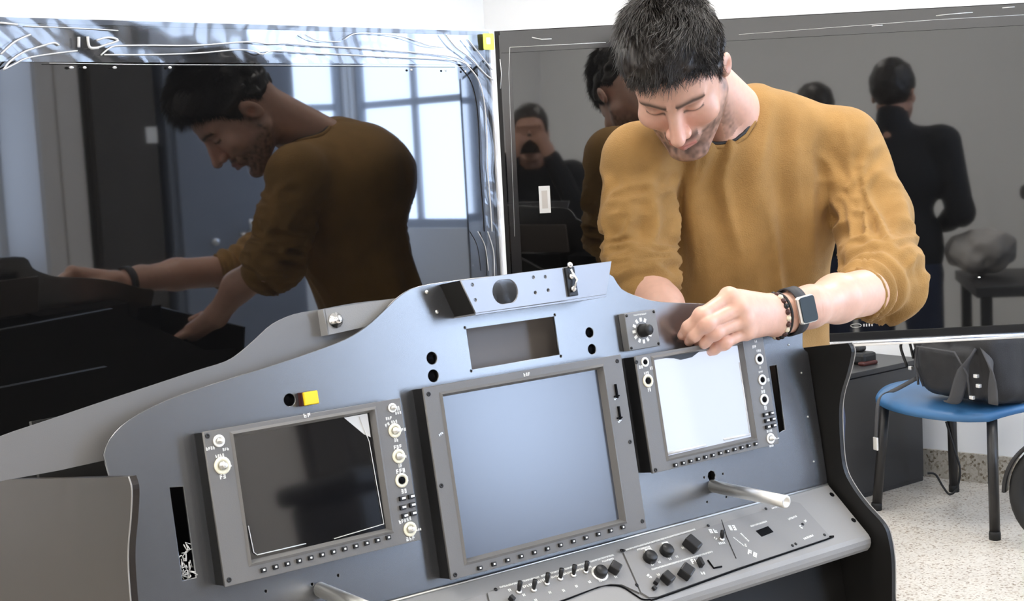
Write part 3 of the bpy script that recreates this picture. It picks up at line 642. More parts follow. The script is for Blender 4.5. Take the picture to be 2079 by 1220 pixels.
pieces('module_screw', [(.0028, 0), (.0028, .0006)], 10, [(*ps(*c4(x, y), MZ), MZ) for x, y in ((1383, 947), (192, 985), (1255, 655))], M['bezeldark'], lmod, S)
# right module
for x, y in ((225, 705), (350, 655)):
    s_, t_ = ps(*c5(x, y), MZ+.005); o = B().lathe([(.0105, 0), (.0100, .009), (.0085, .0105)], 12, T(s_, t_, MZ)).build('round_knob', M['black'], rmod, S)
    B().box((s_-.002, t_+.008, MZ+.0005), (s_+.010, t_+.0135, MZ+.006)).build('knob_pointer', M['steel'], o, S)
boxknob(rmod, *c5(540, 610), .017, .024, .016, .35); boxknob(rmod, *c5(355, 865), .015, .017, .013, .3); boxknob(rmod, *c5(495, 818), .020, .019, .015, .5)
boxknob(rmod, *c5(272, 893), .009, .007, .007, .5, 'small_knob'); boxknob(rmod, *c5(602, 748), .006, .013, .010, -.2, 'small_knob'); boxknob(rmod, *c5(255, 942), .006, .006, .005, .2, 'small_knob')
toggle(rmod, *c5(760, 575), .012, .6)
p = [ps(*c5(x, y), MZ) for x, y in ((655, 735), (700, 795), (760, 783))]
b = B(); b.tube([(*q, MZ+.001) for q in p], .0014, 6); b.build('key_slot', M['hole'], rmod, S)
p = pss([c5(1018, 512), c5(1110, 476), c5(1152, 520), c5(1064, 556)]); B().prism(p, MZ-.001, MZ+.0005).build('display_slot', M['hole'], rmod, S)
b = B()
for (xa, ya), (xb, yb_), h in (((40, 655), (560, 500), .0028), ((235, 803), (690, 668), .0028), ((980, 478), (1100, 440), .003), ((1265, 425), (1325, 400), .0035), ((1380, 572), (1450, 545), .0035), ((1140, 343), (1250, 308), .0028), ((125, 655), (220, 630), .003),
                            ((905, 530), (965, 590), .003), ((850, 560), (930, 625), .002), ((665, 515), (728, 512), .008), ((815, 490), (870, 488), .010), ((740, 608), (785, 600), .004), ((955, 665), (1030, 700), .010), ((200, 840), (232, 868), .005), ((275, 845), (295, 840), .004), ((605, 830), (635, 830), .005),
                            ((230, 768), (250, 764), .004), ((283, 748), (300, 745), .004), ((362, 724), (380, 720), .004), ((415, 708), (432, 704), .004), ((530, 745), (580, 735), .008), ((1350, 470), (1368, 495), .004), ((1385, 440), (1400, 435), .004), ((460, 640), (478, 640), .004), ((705, 560), (725, 575), .004), ((940, 610), (945, 630), .003)):
    p, q = np.array(ps(*c5(xa, ya), MZ)), np.array(ps(*c5(xb, yb_), MZ)); d = q-p; words(b, *((p+q)/2), float(np.linalg.norm(d))+.001, h, MZ+.0001, math.atan2(d[1], d[0]))
stuff(b.build('printed_labels', M['white'], rmod, S))
pieces('module_screw', [(.0026, 0), (.0026, .0006)], 10, [(*ps(*c5(x, y), MZ), MZ) for x, y in ((1095, 345), (1537, 542), (1320, 610), (1295, 622), (660, 472), (122, 922), (20, 660), (1372, 462))], M['bezeldark'], rmod, S)
b = B(); b.tube([(*ps(*c5(x, y), MZ), MZ+.0006) for x, y in ((760, 430), (800, 560), (870, 720))], .0007, 4); b.build('module_seam', M['bezeldark'], rmod, S)
# ------------------------------------------------------------------ chair, bag, cabinet, wheel, cable
A_ = on_floor(1780, 1035); B_ = on_floor(2020, 1095); C_ = on_floor(1925, 995)
ux = (B_-A_); ux /= np.linalg.norm(ux); vy = np.array([-ux[1], ux[0], 0])
cw = np.linalg.norm(B_-A_); cdp = float((C_-A_)@vy)
CHM = frame(A_, ux, vy, (0, 0, 1)); SEATZ = .468
ch = empty('plastic_chair', ((A_+B_)/2+vy*cdp/2)[:], 'blue plastic seat chair on black tube legs holding the backpack', 'chair')
def seat_mesh():
    nu, nv = 24, 18; vs = []; fs = []
    for side in (0, 1):
        for j in range(nv+1):
            for i in range(nu+1):
                u, v = i/nu*2-1, j/nv*2-1
                k = 1.0; x = u*math.sqrt(1-.36*v*v); y = v*math.sqrt(1-.36*u*u)
                z = SEATZ-.006-.018*(1-u*u)*(1-.5*v*v)-.028*max(0, -v)**3+.012*max(0, abs(u)-.7)
                if side: z -= .030+.026*(1-max(u*u, v*v))
                else: z -= .006*max(u*u, v*v)**6
                vs.append((cw/2+x*(cw/2+.055), cdp/2+y*(cdp/2+.06), z+.02))
    n1 = (nu+1)*(nv+1)
    for j in range(nv):
        for i in range(nu):
            a = j*(nu+1)+i; fs.append((a, a+1, a+nu+2, a+nu+1)); fs.append((n1+a, n1+a+nu+1, n1+a+nu+2, n1+a+1))
    ring = [i for i in range(nu+1)]+[(j*(nu+1)+nu) for j in range(1, nv+1)]+[nv*(nu+1)+i for i in range(nu-1, -1, -1)]+[j*(nu+1) for j in range(nv-1, 0, -1)]
    for i in range(len(ring)): a, b_ = ring[i], ring[(i+1) % len(ring)]; fs.append((a, a+n1, b_+n1, b_))
    b = B(); b.add(vs, fs, True); return b
seat_mesh().build('seat', M['seat'], ch, CHM)
for x, y, dx, dy in ((0, 0, .035, .03), (cw, 0, -.03, .03), (0, cdp, .03, -.04), (cw, cdp, -.03, -.04)):
    g = B().tube([(x, y, .012), (x+dx, y+dy, SEATZ-.02)], .019, 10).build('leg', M['leg'], ch, CHM)
    B().lathe([(.021, 0), (.0215, .022), (.020, .03)], 12, T(x, y, 0)).build('rubber_foot', M['rubber'], g, CHM)
b = B(); b.tube([(.035, .03, SEATZ-.022), (cw-.03, .03, SEATZ-.022), (cw-.03, cdp-.04, SEATZ-.022), (.03, cdp-.04, SEATZ-.022)], .010, 8, True); b.build('seat_frame', M['leg'], ch, CHM)
b = B()
for x in (.03, cw-.03): b.tube([(x, cdp-.04, SEATZ-.02), (x, cdp+.02, SEATZ+.05), (x, cdp+.06, SEATZ+.36)], .0125, 8)
b.build('back_tube', M['leg'], ch, CHM)
B().box((.0, cdp+.035, SEATZ+.2), (cw, cdp+.055, SEATZ+.4), bev=.008).build('backrest', M['seat'], ch, CHM)

# ---- signed-distance modelling kit (smooth continuous bodies)
def sdf_mesh(fn, lo, hi, h):
    import openvdb
    lo = np.array(lo, float); hi = np.array(hi, float); n = np.ceil((hi-lo)/h).astype(int)+1
    out = np.empty(n, np.float32); ys = (lo[1]+h*np.arange(n[1])).astype(np.float32); zs = (lo[2]+h*np.arange(n[2])).astype(np.float32)
    step = max(1, int(600000/(n[1]*n[2])))
    for i in range(0, n[0], step):
        xs = (lo[0]+h*np.arange(i, min(i+step, n[0]))).astype(np.float32)
        X, Y, Z = np.meshgrid(xs, ys, zs, indexing='ij'); out[i:i+step] = fn(X, Y, Z)
    out = np.clip(out, -3*h, 3*h); out[0] = out[-1] = 3*h; out[:, 0] = out[:, -1] = 3*h; out[:, :, 0] = out[:, :, -1] = 3*h
    g = openvdb.FloatGrid(3*h); g.copyFromArray(out.astype(float), tolerance=0.0)
    pts, quads = g.convertToQuads(0.0)
    return np.asarray(pts, float)*h+lo, np.asarray(quads, int)
def smin(a, b, k):
    h = np.clip(.5+.5*(b-a)/k, 0, 1); return b*(1-h)+a*h-k*h*(1-h)
def smax(a, b, k): return -smin(-a, -b, k)
def cap(X, Y, Z, a, b, ra, rb=None):
    rb = ra if rb is None else rb; a = np.array(a, np.float32); b = np.array(b, np.float32); d = b-a; L = float(d@d)+1e-12
    t = np.clip(((X-a[0])*d[0]+(Y-a[1])*d[1]+(Z-a[2])*d[2])/L, 0, 1)
    return np.sqrt((X-a[0]-d[0]*t)**2+(Y-a[1]-d[1]*t)**2+(Z-a[2]-d[2]*t)**2)-(ra+(rb-ra)*t)
def ell(X, Y, Z, c, r):
    x, y, z = (X-c[0])/r[0], (Y-c[1])/r[1], (Z-c[2])/r[2]; k0 = np.sqrt(x*x+y*y+z*z)
    k1 = np.sqrt((x/r[0])**2+(y/r[1])**2+(z/r[2])**2)+1e-9; return k0*(k0-1)/k1
def rbx(X, Y, Z, c, hs, r):
    qx, qy, qz = abs(X-c[0])-hs[0]+r, abs(Y-c[1])-hs[1]+r, abs(Z-c[2])-hs[2]+r
    return np.sqrt(np.maximum(qx, 0)**2+np.maximum(qy, 0)**2+np.maximum(qz, 0)**2)+np.minimum(np.maximum(qx, np.maximum(qy, qz)), 0)-r
_lat = rng.random((40, 40, 40)).astype(np.float32)
def vnoise(x, y, z):
    xi, yi, zi = np.floor(x).astype(int), np.floor(y).astype(int), np.floor(z).astype(int)
    fx, fy, fz = x-xi, y-yi, z-zi; fx = fx*fx*(3-2*fx); fy = fy*fy*(3-2*fy); fz = fz*fz*(3-2*fz)
    g = lambda a, b, c: _lat[(xi+a) % 40, (yi+b) % 40, (zi+c) % 40]
    return ((g(0, 0, 0)*(1-fx)+g(1, 0, 0)*fx)*(1-fy)+(g(0, 1, 0)*(1-fx)+g(1, 1, 0)*fx)*fy)*(1-fz)+((g(0, 0, 1)*(1-fx)+g(1, 0, 1)*fx)*(1-fy)+(g(0, 1, 1)*(1-fx)+g(1, 1, 1)*fx)*fy)*fz
def np_mesh(name, pts, quads, col=None):
    me = bpy.data.meshes.new(name); me.vertices.add(len(pts)); me.vertices.foreach_set('co', np.asarray(pts, np.float32).ravel())
    me.loops.add(quads.size); me.loops.foreach_set('vertex_index', quads.ravel().astype(np.int32)); me.polygons.add(len(quads))
    k = quads.shape[1]; me.polygons.foreach_set('loop_start', np.arange(0, quads.size, k, dtype=np.int32)); me.polygons.foreach_set('loop_total', np.full(len(quads), k, np.int32))
    me.update(calc_edges=True); me.polygons.foreach_set('use_smooth', [True]*len(quads))
    if col is not None:
        a = me.color_attributes.new('skin', 'FLOAT_COLOR', 'POINT'); a.data.foreach_set('color', np.hstack([col, np.ones((len(col), 1))]).astype(np.float32).ravel())
    me.validate(); return me
def vnormals(pts, quads):
    n = np.cross(pts[quads[:, 2]]-pts[quads[:, 0]], pts[quads[:, 3]]-pts[quads[:, 1]]); o = np.zeros_like(pts)
    for k in range(4): np.add.at(o, quads[:, k], n)
    return o/(np.linalg.norm(o, axis=1)[:, None]+1e-12)
def loc_mesh(pts, base): return pts-np.array(base)

# ---- backpack on the seat
BPM = CHM @ T(cw/2+.12, .135, SEATZ) @ Rz(-.12) @ Matrix.Scale(1.12, 4)
def fbag(X, Y, Z):
    d = rbx(X, Y+.18*Z, Z, (0, 0, .13), (.20, .10, .125), .05)
    d = smin(d, rbx(X, Y+.18*Z, Z, (.0, -.075, .105), (.135, .055, .085), .03), .012)
    d = smax(d, -(abs(np.sqrt((X)**2+((Z-.10)*1.3)**2)-.125)-.003)+.0, .004) if False else d
    return d+.006*(vnoise(X*22+9, Y*22+9, Z*16+9)-.5)*2
pts, q = sdf_mesh(fbag, (-.25, -.25, -.03), (.25, .15, .30), .007)
bp = empty('backpack', (BPM @ Vector((0, 0, 0)))[:], 'black backpack with grey straps lying on the blue chair', 'bag')
z0 = pts[:, 2].min(); pts[:, 2] -= z0-.006
link('bag_body', np_mesh('bag_body', pts, q), M['bag'], bp, BPM)
b = B(); b.tube([(-.11, -.145, .05), (-.125, -.165, .12), (-.09, -.185, .19), (.09, -.185, .19), (.125, -.165, .12), (.11, -.145, .05)], .0035, 6); b.build('zip', M['strap'], bp, BPM)
def strap(pts, w_, name='strap', m='strap'):
    b = B(); b.tube(smooth_line(pts, 5), w_, 8, flat=.22, up=(0, .3, 1)); return b.build(name, M[m], bp, BPM)
strap([(.135, -.135, .20), (.11, -.165, .13), (.06, -.16, .03), (.02, -.15, .015)], .022); strap([(.10, -.10, .25), (.19, -.13, .16), (.20, -.13, .03)], .022)
strap([(-.14, -.06, .24), (-.20, -.09, .15), (-.19, -.10, .04)], .018)
b = B(); b.tube(smooth_line([(-.20, -.10, .06), (-.25, -.15, .02), (-.25, -.20, .012), (-.235, -.235, -.01), (-.233, -.245, -.07), (-.24, -.245, -.14)], 5), .009, 6, flat=.25, up=(0, -1, .2)); b.build('hanging_strap', M['strap'], bp, BPM)
B().box((-.25, -.25, -.175), (-.228, -.243, -.13), bev=.002).build('strap_buckle', M['steel'], bp, BPM)
b = B(); b.tube(smooth_line([(-.22, -.12, .10), (-.24, -.13, .17), (-.215, -.12, .20), (-.20, -.11, .13)], 5), .005, 6); b.build('carry_loop', M['black'], bp, BPM)
b = B()
for x, y, z in ((.165, -.165, .12), (.175, -.165, .09), (.15, -.17, .05), (-.19, -.13, .10)): b.box((x-.008, y-.006, z-.006), (x+.008, y+.006, z+.006), bev=.002)
b.build('buckle', M['steel'], bp, BPM)

# ---- low cabinet by the wall, with a small pair of goggles-like case on top
E1 = on_floor(1757, 1012); E2 = on_floor(1879, 976); e = E2-E1; eL = np.linalg.norm(e); e /= eL; ev = np.array([-e[1], e[0], 0])
topz = float(at(1879, 727, E2[1])[2])
CM = frame(E1-e*.35, e, ev, (0, 0, 1)); 
cb = empty('low_cabinet', (E1+e*eL/2)[:], 'low dark grey cabinet against the back wall behind the chair', 'cabinet')
W_ = eL+.35
gap = min(.5, max(.2, float((RC+0-E2[:2])@(-RV)) - .02)) if False else .34
B().box((0, .012, .0), (W_, gap, topz-.02)).build('carcass', M['cab'], cb, CM)
B().box((-.008, -.004, topz-.02), (W_+.008, gap+.008, topz), bev=.002).build('cabinet_top', M['cab'], cb, CM)
B().box((.005, .004, .02), (W_-.005, .012, topz-.026), bev=.002).build('front_panel', M['cab'], cb, CM)
c = on_plane(1752, 738, (0, 0, topz), (0, 0, 1)); 
HM = frame((c[0], c[1], topz), e, ev, (0, 0, 1))
hs = empty('headset', c[:], 'small black and dark red object on the low cabinet, beside the console edge', 'accessory')
B().box((-.045, -.04, 0), (.045, .05, .05), bev=.014).build('body', M['black'], hs, HM); B().box((-.06, -.055, 0), (.03, -.02, .016), bev=.006).build('red_base', M['redbrown'], hs, HM)
B().box((-.02, .0, .05), (.03, .04, .075), bev=.01).build('upper_pad', M['cab'], hs, HM)
# ---- cable
b = B(); p = on_floor(1879, 950); pts_ = [on_floor(1884, 1000)+[0, 0, .08], on_floor(1900, 1000)+[0, 0, .075], on_floor(1915, 1003)+[0, 0, .03], on_floor(1928, 1006)+[0, 0, .006], on_floor(1943, 1006)+[0, 0, .03], on_floor(1950, 1006)+[0, 0, .11], on_floor(1938, 1005)+[0, 0, .20], on_floor(1924, 1004)+[0, 0, .30]]
b.tube(smooth_line(pts_, 6), .0045, 6); tag(b.build('power_cable', M['black']), 'thin black cable looping behind the chair leg by the skirting', 'cable')
# ---- scooter at the right edge
SC = on_floor(2172, 1125); sd_ = np.array([.83, -.55, 0]); sd_ /= np.linalg.norm(sd_); sp_ = np.array([sd_[1], -sd_[0], 0])
SCM = frame(SC, sd_, (0, 0, 1), sp_)
so = empty('kick_scooter', SC[:], 'black kick scooter parked at the right edge, front wheel beside the chair leg', 'scooter')
def torus(R, r, n=40, m_=12):
    vs = []; fs = []
    for i in range(n):
        for j in range(m_):
            a, c_ = 2*PI*i/n, 2*PI*j/m_; vs.append(((R+r*math.cos(c_))*math.cos(a), (R+r*math.cos(c_))*math.sin(a), r*math.sin(c_)))
            fs.append((i*m_+j, ((i+1) % n)*m_+j, ((i+1) % n)*m_+(j+1) % m_, i*m_+(j+1) % m_))
    return vs, fs
for x, nm in ((0, 'front_wheel'), (.82, 'rear_wheel')):
    m_ = SCM @ T(x, .203, 0)
    wl = B().add(*torus(.172, .030), smooth=True).build(nm, M['rubber'], so, m_)
    b = B().add(*torus(.142, .007), smooth=True); b.build('rim', M['redbrown'], wl, m_)
    b = B().lathe([(.02, -.03), (.028, -.02), (.028, .02), (.02, .03)], 14)
    for k in range(7): a = 2*PI*k/7; b.tube([(.02*math.cos(a), .02*math.sin(a), 0), (.142*math.cos(a+.2), .142*math.sin(a+.2), 0)], .006, 6)
    b.build('spokes', M['steel'], wl, m_)
b = B()
for z in (-.04, .04): b.tube([(0, .203, z), (.03, .32, z), (.08, .44, z*.6)], .010, 8)
b.build('fork', M['leg'], so, SCM)
b = B(); g_ = []
for k in range(40, 181, 5): a = math.radians(k); g_.append((math.cos(a), math.sin(a)))
vs = [(c_*r_, .203+s_*r_, z) for c_, s_ in g_ for r_, z in ((.212, -.03), (.222, -.02), (.222, .02), (.212, .03), (.208, .02), (.208, -.02))]
fs = [(i*6+k, i*6+(k+1) % 6, i*6+6+(k+1) % 6, i*6+6+k) for i in range(len(g_)-1) for k in range(6)]
b.add(vs, fs, True)
b.build('mudguard', M['leg'], so, SCM)
B().tube([(.08, .43, 0), (.17, .66, 0), (.20, .74, 0)], .018, 10).build('steering_column', M['leg'], so, SCM)
B().box((.25, .13, -.07), (.60, .155, .07), bev=.008).build('deck', M['black'], so, SCM); B().tube([(.10, .45, 0), (.26, .20, 0), (.26, .14, 0)], .02, 8).build('down_tube', M['leg'], so, SCM)

# ------------------------------------------------------------------ furniture the televisions mirror
def rframe(v, u=UL, z=0): return frame(room(u, v, z), (*(-RV), 0), (0, 0, 1), (*(-RU), 0))   # x=-v, y=z, z=into room
def cabinet(name, v0, v1, h, dep, m, label, cat, back=.03):
    mx = rframe(v1, UL-back); L = v1-v0
    t = empty(name, (mx @ Vector((L/2, 0, dep/2)))[:], label, cat)
    B().box((0, 0, 0), (L, h, dep-.02), bev=.004).build('body', m, t, mx)
    return t, mx, L
t, mx, L = cabinet('safe', .75, 1.56, 2.05, .45, M['blue'], 'tall blue grey steel safe with spoked wheel handle and round dial by the window', 'safe')
B().box((.03, .06, .43), (L-.03, 2.0, .46), bev=.006).build('door', M['blue'], t, mx)
cx, cz = L*.54, 1.10
w_ = B().lathe([(.028, 0), (.028, .03), (.02, .05)], 14, T(cx, cz, .46)); 
for k in range(5): a = 2*PI*k/5+.5; w_.tube([(cx, cz, .49), (cx+.085*math.cos(a), cz+.085*math.sin(a), .495)], [.010, .0075], 8)
w_.build('wheel_handle', M['chrome'], t, mx)
B().lathe([(.055, 0), (.055, .012), (.04, .015), (.03, .04), (.026, .045)], 20, T(cx-.0, 1.55, .46)).build('dial', M['chrome'], t, mx)
B().lathe([(.022, 0), (.022, .01), (.015, .02)], 14, T(cx-.22, 1.08, .46)).build('keyhole_cover', M['chrome'], t, mx)
b = B(); b.tube([(cx+.22, 1.2, .48), (cx+.22, 1.11, .50), (cx+.24, 1.02, .5)], .014, 8); b.build('lever', M['chrome'], t, mx)
b = B(); b.tube([(.12, 1.75, .475), (.12, 1.98, .475)], .02, 8); b.build('hinge', M['black'], t, mx)
t, mx, L = cabinet('dark_cupboard', 1.60, 1.97, 2.2, .42, M['darkcab'], 'tall dark brown cupboard between the pale locker and the safe', 'cupboard')
B().box((.01, .04, .40), (L-.01, 2.17, .42), bev=.003).build('door', M['darkcab'], t, mx); B().box((L*.8, 1.60, .42), (L*.97, 1.68, .424)).build('door_sticker', M['paper'], t, mx)
t, mx, L = cabinet('pale_locker', 2.0, 2.24, 2.2, .40, M['column'], 'tall narrow pale grey locker beside the dark cupboard', 'locker')
B().box((.008, .04, .38), (L*.42, 2.17, .395), bev=.003).build('door', M['column'], t, mx); B().box((L*.45, .04, .38), (L-.008, 2.17, .398), bev=.003).build('door', M['column'], t, mx)
t, mx, L = cabinet('dark_cupboard', 3.33, 3.62, 2.2, .45, M['darkcab'], 'wide dark brown cupboard to the right of the second window', 'cupboard')
for x0, x1 in ((.01, L/2-.003), (L/2+.003, L-.01)): B().box((x0, .04, .43), (x1, 2.17, .452), bev=.003).build('door', M['darkcab'], t, mx)
t, mx, L = cabinet('metal_cupboard', 3.08, 3.31, 2.1, .45, M['blue'], 'narrow blue grey metal cupboard beside the second window', 'cupboard')
B().box((.01, .04, .43), (L-.01, 2.07, .452), bev=.003).build('door', M['blue'], t, mx)
t, mx, L = cabinet('pale_cupboard', 3.64, 4.2, 2.1, .42, M['column'], 'wide pale grey cupboard furthest from the safe', 'cupboard')
for x0, x1 in ((.01, L/2-.003), (L/2+.003, L-.01)): B().box((x0, .04, .40), (x1, 2.07, .422), bev=.003).build('door', M['column'], t, mx)
# table with clutter, mirrored at the right
tb_ = empty('work_table', (2.15, .75, 0), 'dark work table with clutter beside the standing man in the dark jacket', 'table')
TM = T(2.15, .75, 0) @ Rz(.15)
B().box((-.45, -.35, .84), (.45, .35, .88), bev=.004).build('table_top', M['cab'], tb_, TM)
for x in (-.41, .41):
    for y in (-.31, .31): B().box((x-.02, y-.02, 0), (x+.02, y+.02, .84)).build('leg', M['black'], tb_, TM)
cs = empty('equipment_case', (2.12, .85, .88), 'black equipment case on the work table', 'case'); CSM = T(2.12, .85, .88) @ Rz(.15)
B().box((-.19, -.12, 0), (.19, .12, .30), bev=.02).build('case_body', M['cab'], cs, CSM); B().box((-.22, -.14, .30), (.22, .14, .36), bev=.02).build('case_lid', M['black'], cs, CSM)
pts, q = sdf_mesh(lambda X, Y, Z: ell(X, Y, Z, (0, 0, .08), (.14, .1, .09))+.03*(vnoise(X*25+9, Y*25+9, Z*25+9)-.5), (-.2, -.2, -.05), (.2, .2, .22), .008); pts[:, 2] -= pts[:, 2].min()
cl = link('crumpled_bag', np_mesh('crumpled_bag', pts, q), M['column'], None, T(1.80, .58, .88)); tag(cl, 'crumpled pale plastic bag on the work table', 'bag')
# ------------------------------------------------------------------ the man behind the console
HS = 1.085
def rotm(yaw, pit, rol):
    cy, sy = math.cos(yaw), math.sin(yaw); cp, sp = math.cos(pit), math.sin(pit); cr, sr = math.cos(rol), math.sin(rol)
    return np.array([[cy, -sy, 0], [sy, cy, 0], [0, 0, 1]])@np.array([[1, 0, 0], [0, cp, -sp], [0, sp, cp]])@np.array([[cr, 0, sr], [0, 1, 0], [-sr, 0, cr]])
HR = rotm(-.229, .93, -.095); HT = at(1397, 160, 2.555)*0+np.array([.2960, 2.4810, 1.598])
HT = CAMP+(HT-CAMP)*HS
def hl(p): return HT+HR@(np.array(p)*HS)                 # head-local -> world
def tolocal(X, Y, Z):
    x, y, z = (X-HT[0])/HS, (Y-HT[1])/HS, (Z-HT[2])/HS; Q = HR.T
    return Q[0, 0]*x+Q[0, 1]*y+Q[0, 2]*z, Q[1, 0]*x+Q[1, 1]*y+Q[1, 2]*z, Q[2, 0]*x+Q[2, 1]*y+Q[2, 2]*z
def head_sdf(x, y, z):
    ax = np.abs(x)
    d = ell(x, y, z, (0, .015, .045), (.077, .098, .090))
    d = smin(d, ell(x, y, z, (0, -.032, -.015), (.063, .060, .088)), .03)
    d = smin(d, ell(x, y, z, (0, -.055, .055), (.056, .034, .040)), .02)
    d = smin(d, cap(ax, y, z, (.056, .0, -.045), (.020, -.078, -.096), .017, .015), .03)
    d = smin(d, ell(x, y, z, (0, -.086, -.096), (.020, .016, .015)), .018)
    d = smin(d, ell(ax, y, z, (.043, -.066, -.012), (.024, .020, .020)), .02)
    d = smin(d, cap(ax, y, z, (.010, -.088, .038), (.046, -.072, .040), .008, .006), .014)
    d = smax(d, -ell(ax, y, z, (.032, -.100, .021), (.020, .016, .012)), .012)
    d = smin(d, ell(ax, y, z, (.031, -.074, .021), (.0155, .0145, .0125)), .004)
    d = smin(d, cap(x, y, z, (0, -.078, .036), (0, -.098, -.012), .0115, .013), .006)
    d = smin(d, cap(x, y, z, (0, -.086, .034), (0, -.120, -.014), .008, .0105), .010)
    d = smin(d, ell(x, y, z, (0, -.119, -.017), (.0115, .011, .010)), .006)
    d = smin(d, ell(ax, y, z, (.0135, -.104, -.019), (.008, .011, .0085)), .005)
    d = smax(d, -ell(ax, y, z, (.0068, -.109, -.0295), (.0032, .0048, .003)), .002)
    d = smin(d, ell(x, y, z, (0, -.088, -.048), (.030, .016, .020)), .012)
    d = smin(d, cap(ax, y, z, (0, -.1045, -.0475), (.021, -.094, -.0555), .0048, .003), .004)
    d = smin(d, cap(ax, y, z, (0, -.1035, -.0590), (.019, -.094, -.0585), .0055, .003), .004)
    d = smax(d, -cap(ax, y, z, (0, -.1105, -.0532), (.021, -.0975, -.0575), .0012), .002)
    # ears
    xe, ye, ze = ax-.080, (y-.012)*.96+(z)*.28, z-.002-(y-.012)*.28
    ear = ell(xe-.25*ye, ye, ze, (0, 0, 0), (.0065, .0175, .031)); ear = smax(ear, -ell(xe-.25*ye, ye, ze, (.008, -.003, -.002), (.008, .010, .017)), .004)
    d = smin(d, ear, .006)
    return d*.9
def atb(x, y, Y): return at(x, y, Y+.10)
NB = atb(1497, 245, 2.79)
def bodytop(X, Y, Z):
    x, y, z = tolocal(X, Y, Z); d = head_sdf(x, y, z)*HS
    n = cap(X, Y, Z, hl((0, .035, -.015)), NB, .058, .062)
    n = smin(n, cap(X, Y, Z, hl((.045, .02, -.03)), atb(1475, 285, 2.72), .018, .014), .02)
    d = smin(d, n, .025)
    d = smin(d, ell(X, Y, Z, atb(1490, 350, 2.80), (.15, .10, .10)), .05)
    return d
v1, q1 = sdf_mesh(bodytop, (.12, 2.42, 1.30), (.64, 3.06, 1.84), .0026)
# ---- arms and hands
WR = at(1577, 641, 2.352)
def arm_l(X, Y, Z):
    d = cap(X, Y, Z, at(1797, 585, 2.65), at(1700, 606, 2.475), .043, .039)
    d = smin(d, cap(X, Y, Z, at(1700, 606, 2.475), at(1640, 624, 2.392), .0385, .031), .02)
    for dy in (-11, 11): d = smin(d, cap(X, Y, Z, at(1645, 622+dy*.6, 2.395), at(1577, 641+dy, 2.348), .030, .0235), .012)
    return d
FING = [[(1480, 603, 2.262), (1424, 640, 2.228), (1397, 664, 2.238), (1385, 681, 2.250)], [(1500, 625, 2.258), (1435, 657, 2.222), (1410, 681, 2.234), (1399, 693, 2.249)],
        [(1508, 650, 2.262), (1451, 675, 2.230), (1431, 694, 2.243), (1420, 704, 2.258)], [(1514, 673, 2.272), (1470, 696, 2.245), (1450, 709, 2.256), (1438, 715, 2.266)]]
FR = [(.0135, .0112, .0096, .0080), (.0138, .0114, .0098, .0082), (.0130, .0110, .0094, .0080), (.0118, .0098, .0086, .0074)]
def hand_l(X, Y, Z):
    d = None
    for f, r in zip(FING, FR):
        m = cap(X, Y, Z, at(1572, 641+(f[0][1]-638)*.35, 2.352), at(*f[0]), .019, r[0]+.002); d = m if d is None else smin(d, m, .016)
    d = smin(d, cap(X, Y, Z, at(1560, 620, 2.345), at(1500, 612, 2.285), .017, .014), .012)
    th = cap(X, Y, Z, at(1552, 622, 2.352), at(1490, 640, 2.300), .016, .013); th = smin(th, cap(X, Y, Z, at(1490, 640, 2.300), at(1440, 668, 2.272), .0115, .0095), .006); th = smin(th, cap(X, Y, Z, at(1440, 668, 2.272), at(1412, 690, 2.262), .0095, .0075), .005)
    d = smin(d, th, .010)
    for f, r in zip(FING, FR):
        g = None
        for i in range(3):
            c_ = cap(X, Y, Z, at(*f[i]), at(*f[i+1]), r[i]*.93, r[i+1]*.95); g = c_ if g is None else smin(g, c_, .006)
        g = smin(g, ell(X, Y, Z, at(f[1][0], f[1][1], f[1][2]-.001), (r[1]*1.02,)*3), .008)
        d = smin(d, g, .0016)
    for f, r in zip(FING, FR): d = smin(d, ell(X, Y, Z, at(f[0][0], f[0][1], f[0][2]-.004), (r[0]*.95,)*3), .010)
    return d
v2, q2 = sdf_mesh(lambda X, Y, Z: smin(arm_l(X, Y, Z), hand_l(X, Y, Z), .012), (.22, 2.17, 1.10), (.50, 2.47, 1.32), .0016)
v3, q3 = sdf_mesh(arm_l, (.44, 2.36, 1.12), (.74, 2.70, 1.33), .003)
k = v3[:, 0] > .485
RH = [at(1300, 560, 2.74), at(1345, 620, 2.66), at(1390, 705, 2.60)]
def arm_r(X, Y, Z):
    d = smin(cap(X, Y, Z, RH[0], RH[1], .042, .036), cap(X, Y, Z, RH[1], RH[2], .036, .025), .02)
    h0 = RH[2]; dv = np.array([.05, -.08, -.05]); d = smin(d, cap(X, Y, Z, h0, h0+dv*.8, .026, .024), .02)
    for i in range(4):
        b0 = h0+dv*.8+np.array([-.02+.017*i, .0, .004*i]); b1 = b0+np.array([.012, -.040, -.012-.004*i]); b2 = b1+np.array([.01, -.012, -.026])
        d = smin(d, cap(X, Y, Z, b0, b1, .0095, .0085), .004); d = smin(d, cap(X, Y, Z, b1, b2, .0085, .007), .002)
    t0 = h0+dv*.3+np.array([.015, 0, .01]); t1 = t0+np.array([.05, -.02, .0]); d = smin(d, cap(X, Y, Z, t0, t1, .013, .010), .008); d = smin(d, cap(X, Y, Z, t1, t1+np.array([.01, -.03, -.01]), .010, .008), .003)
    return d
v4, q4 = sdf_mesh(arm_r, (.16, 2.38, 1.0), (.50, 2.82, 1.32), .0035)
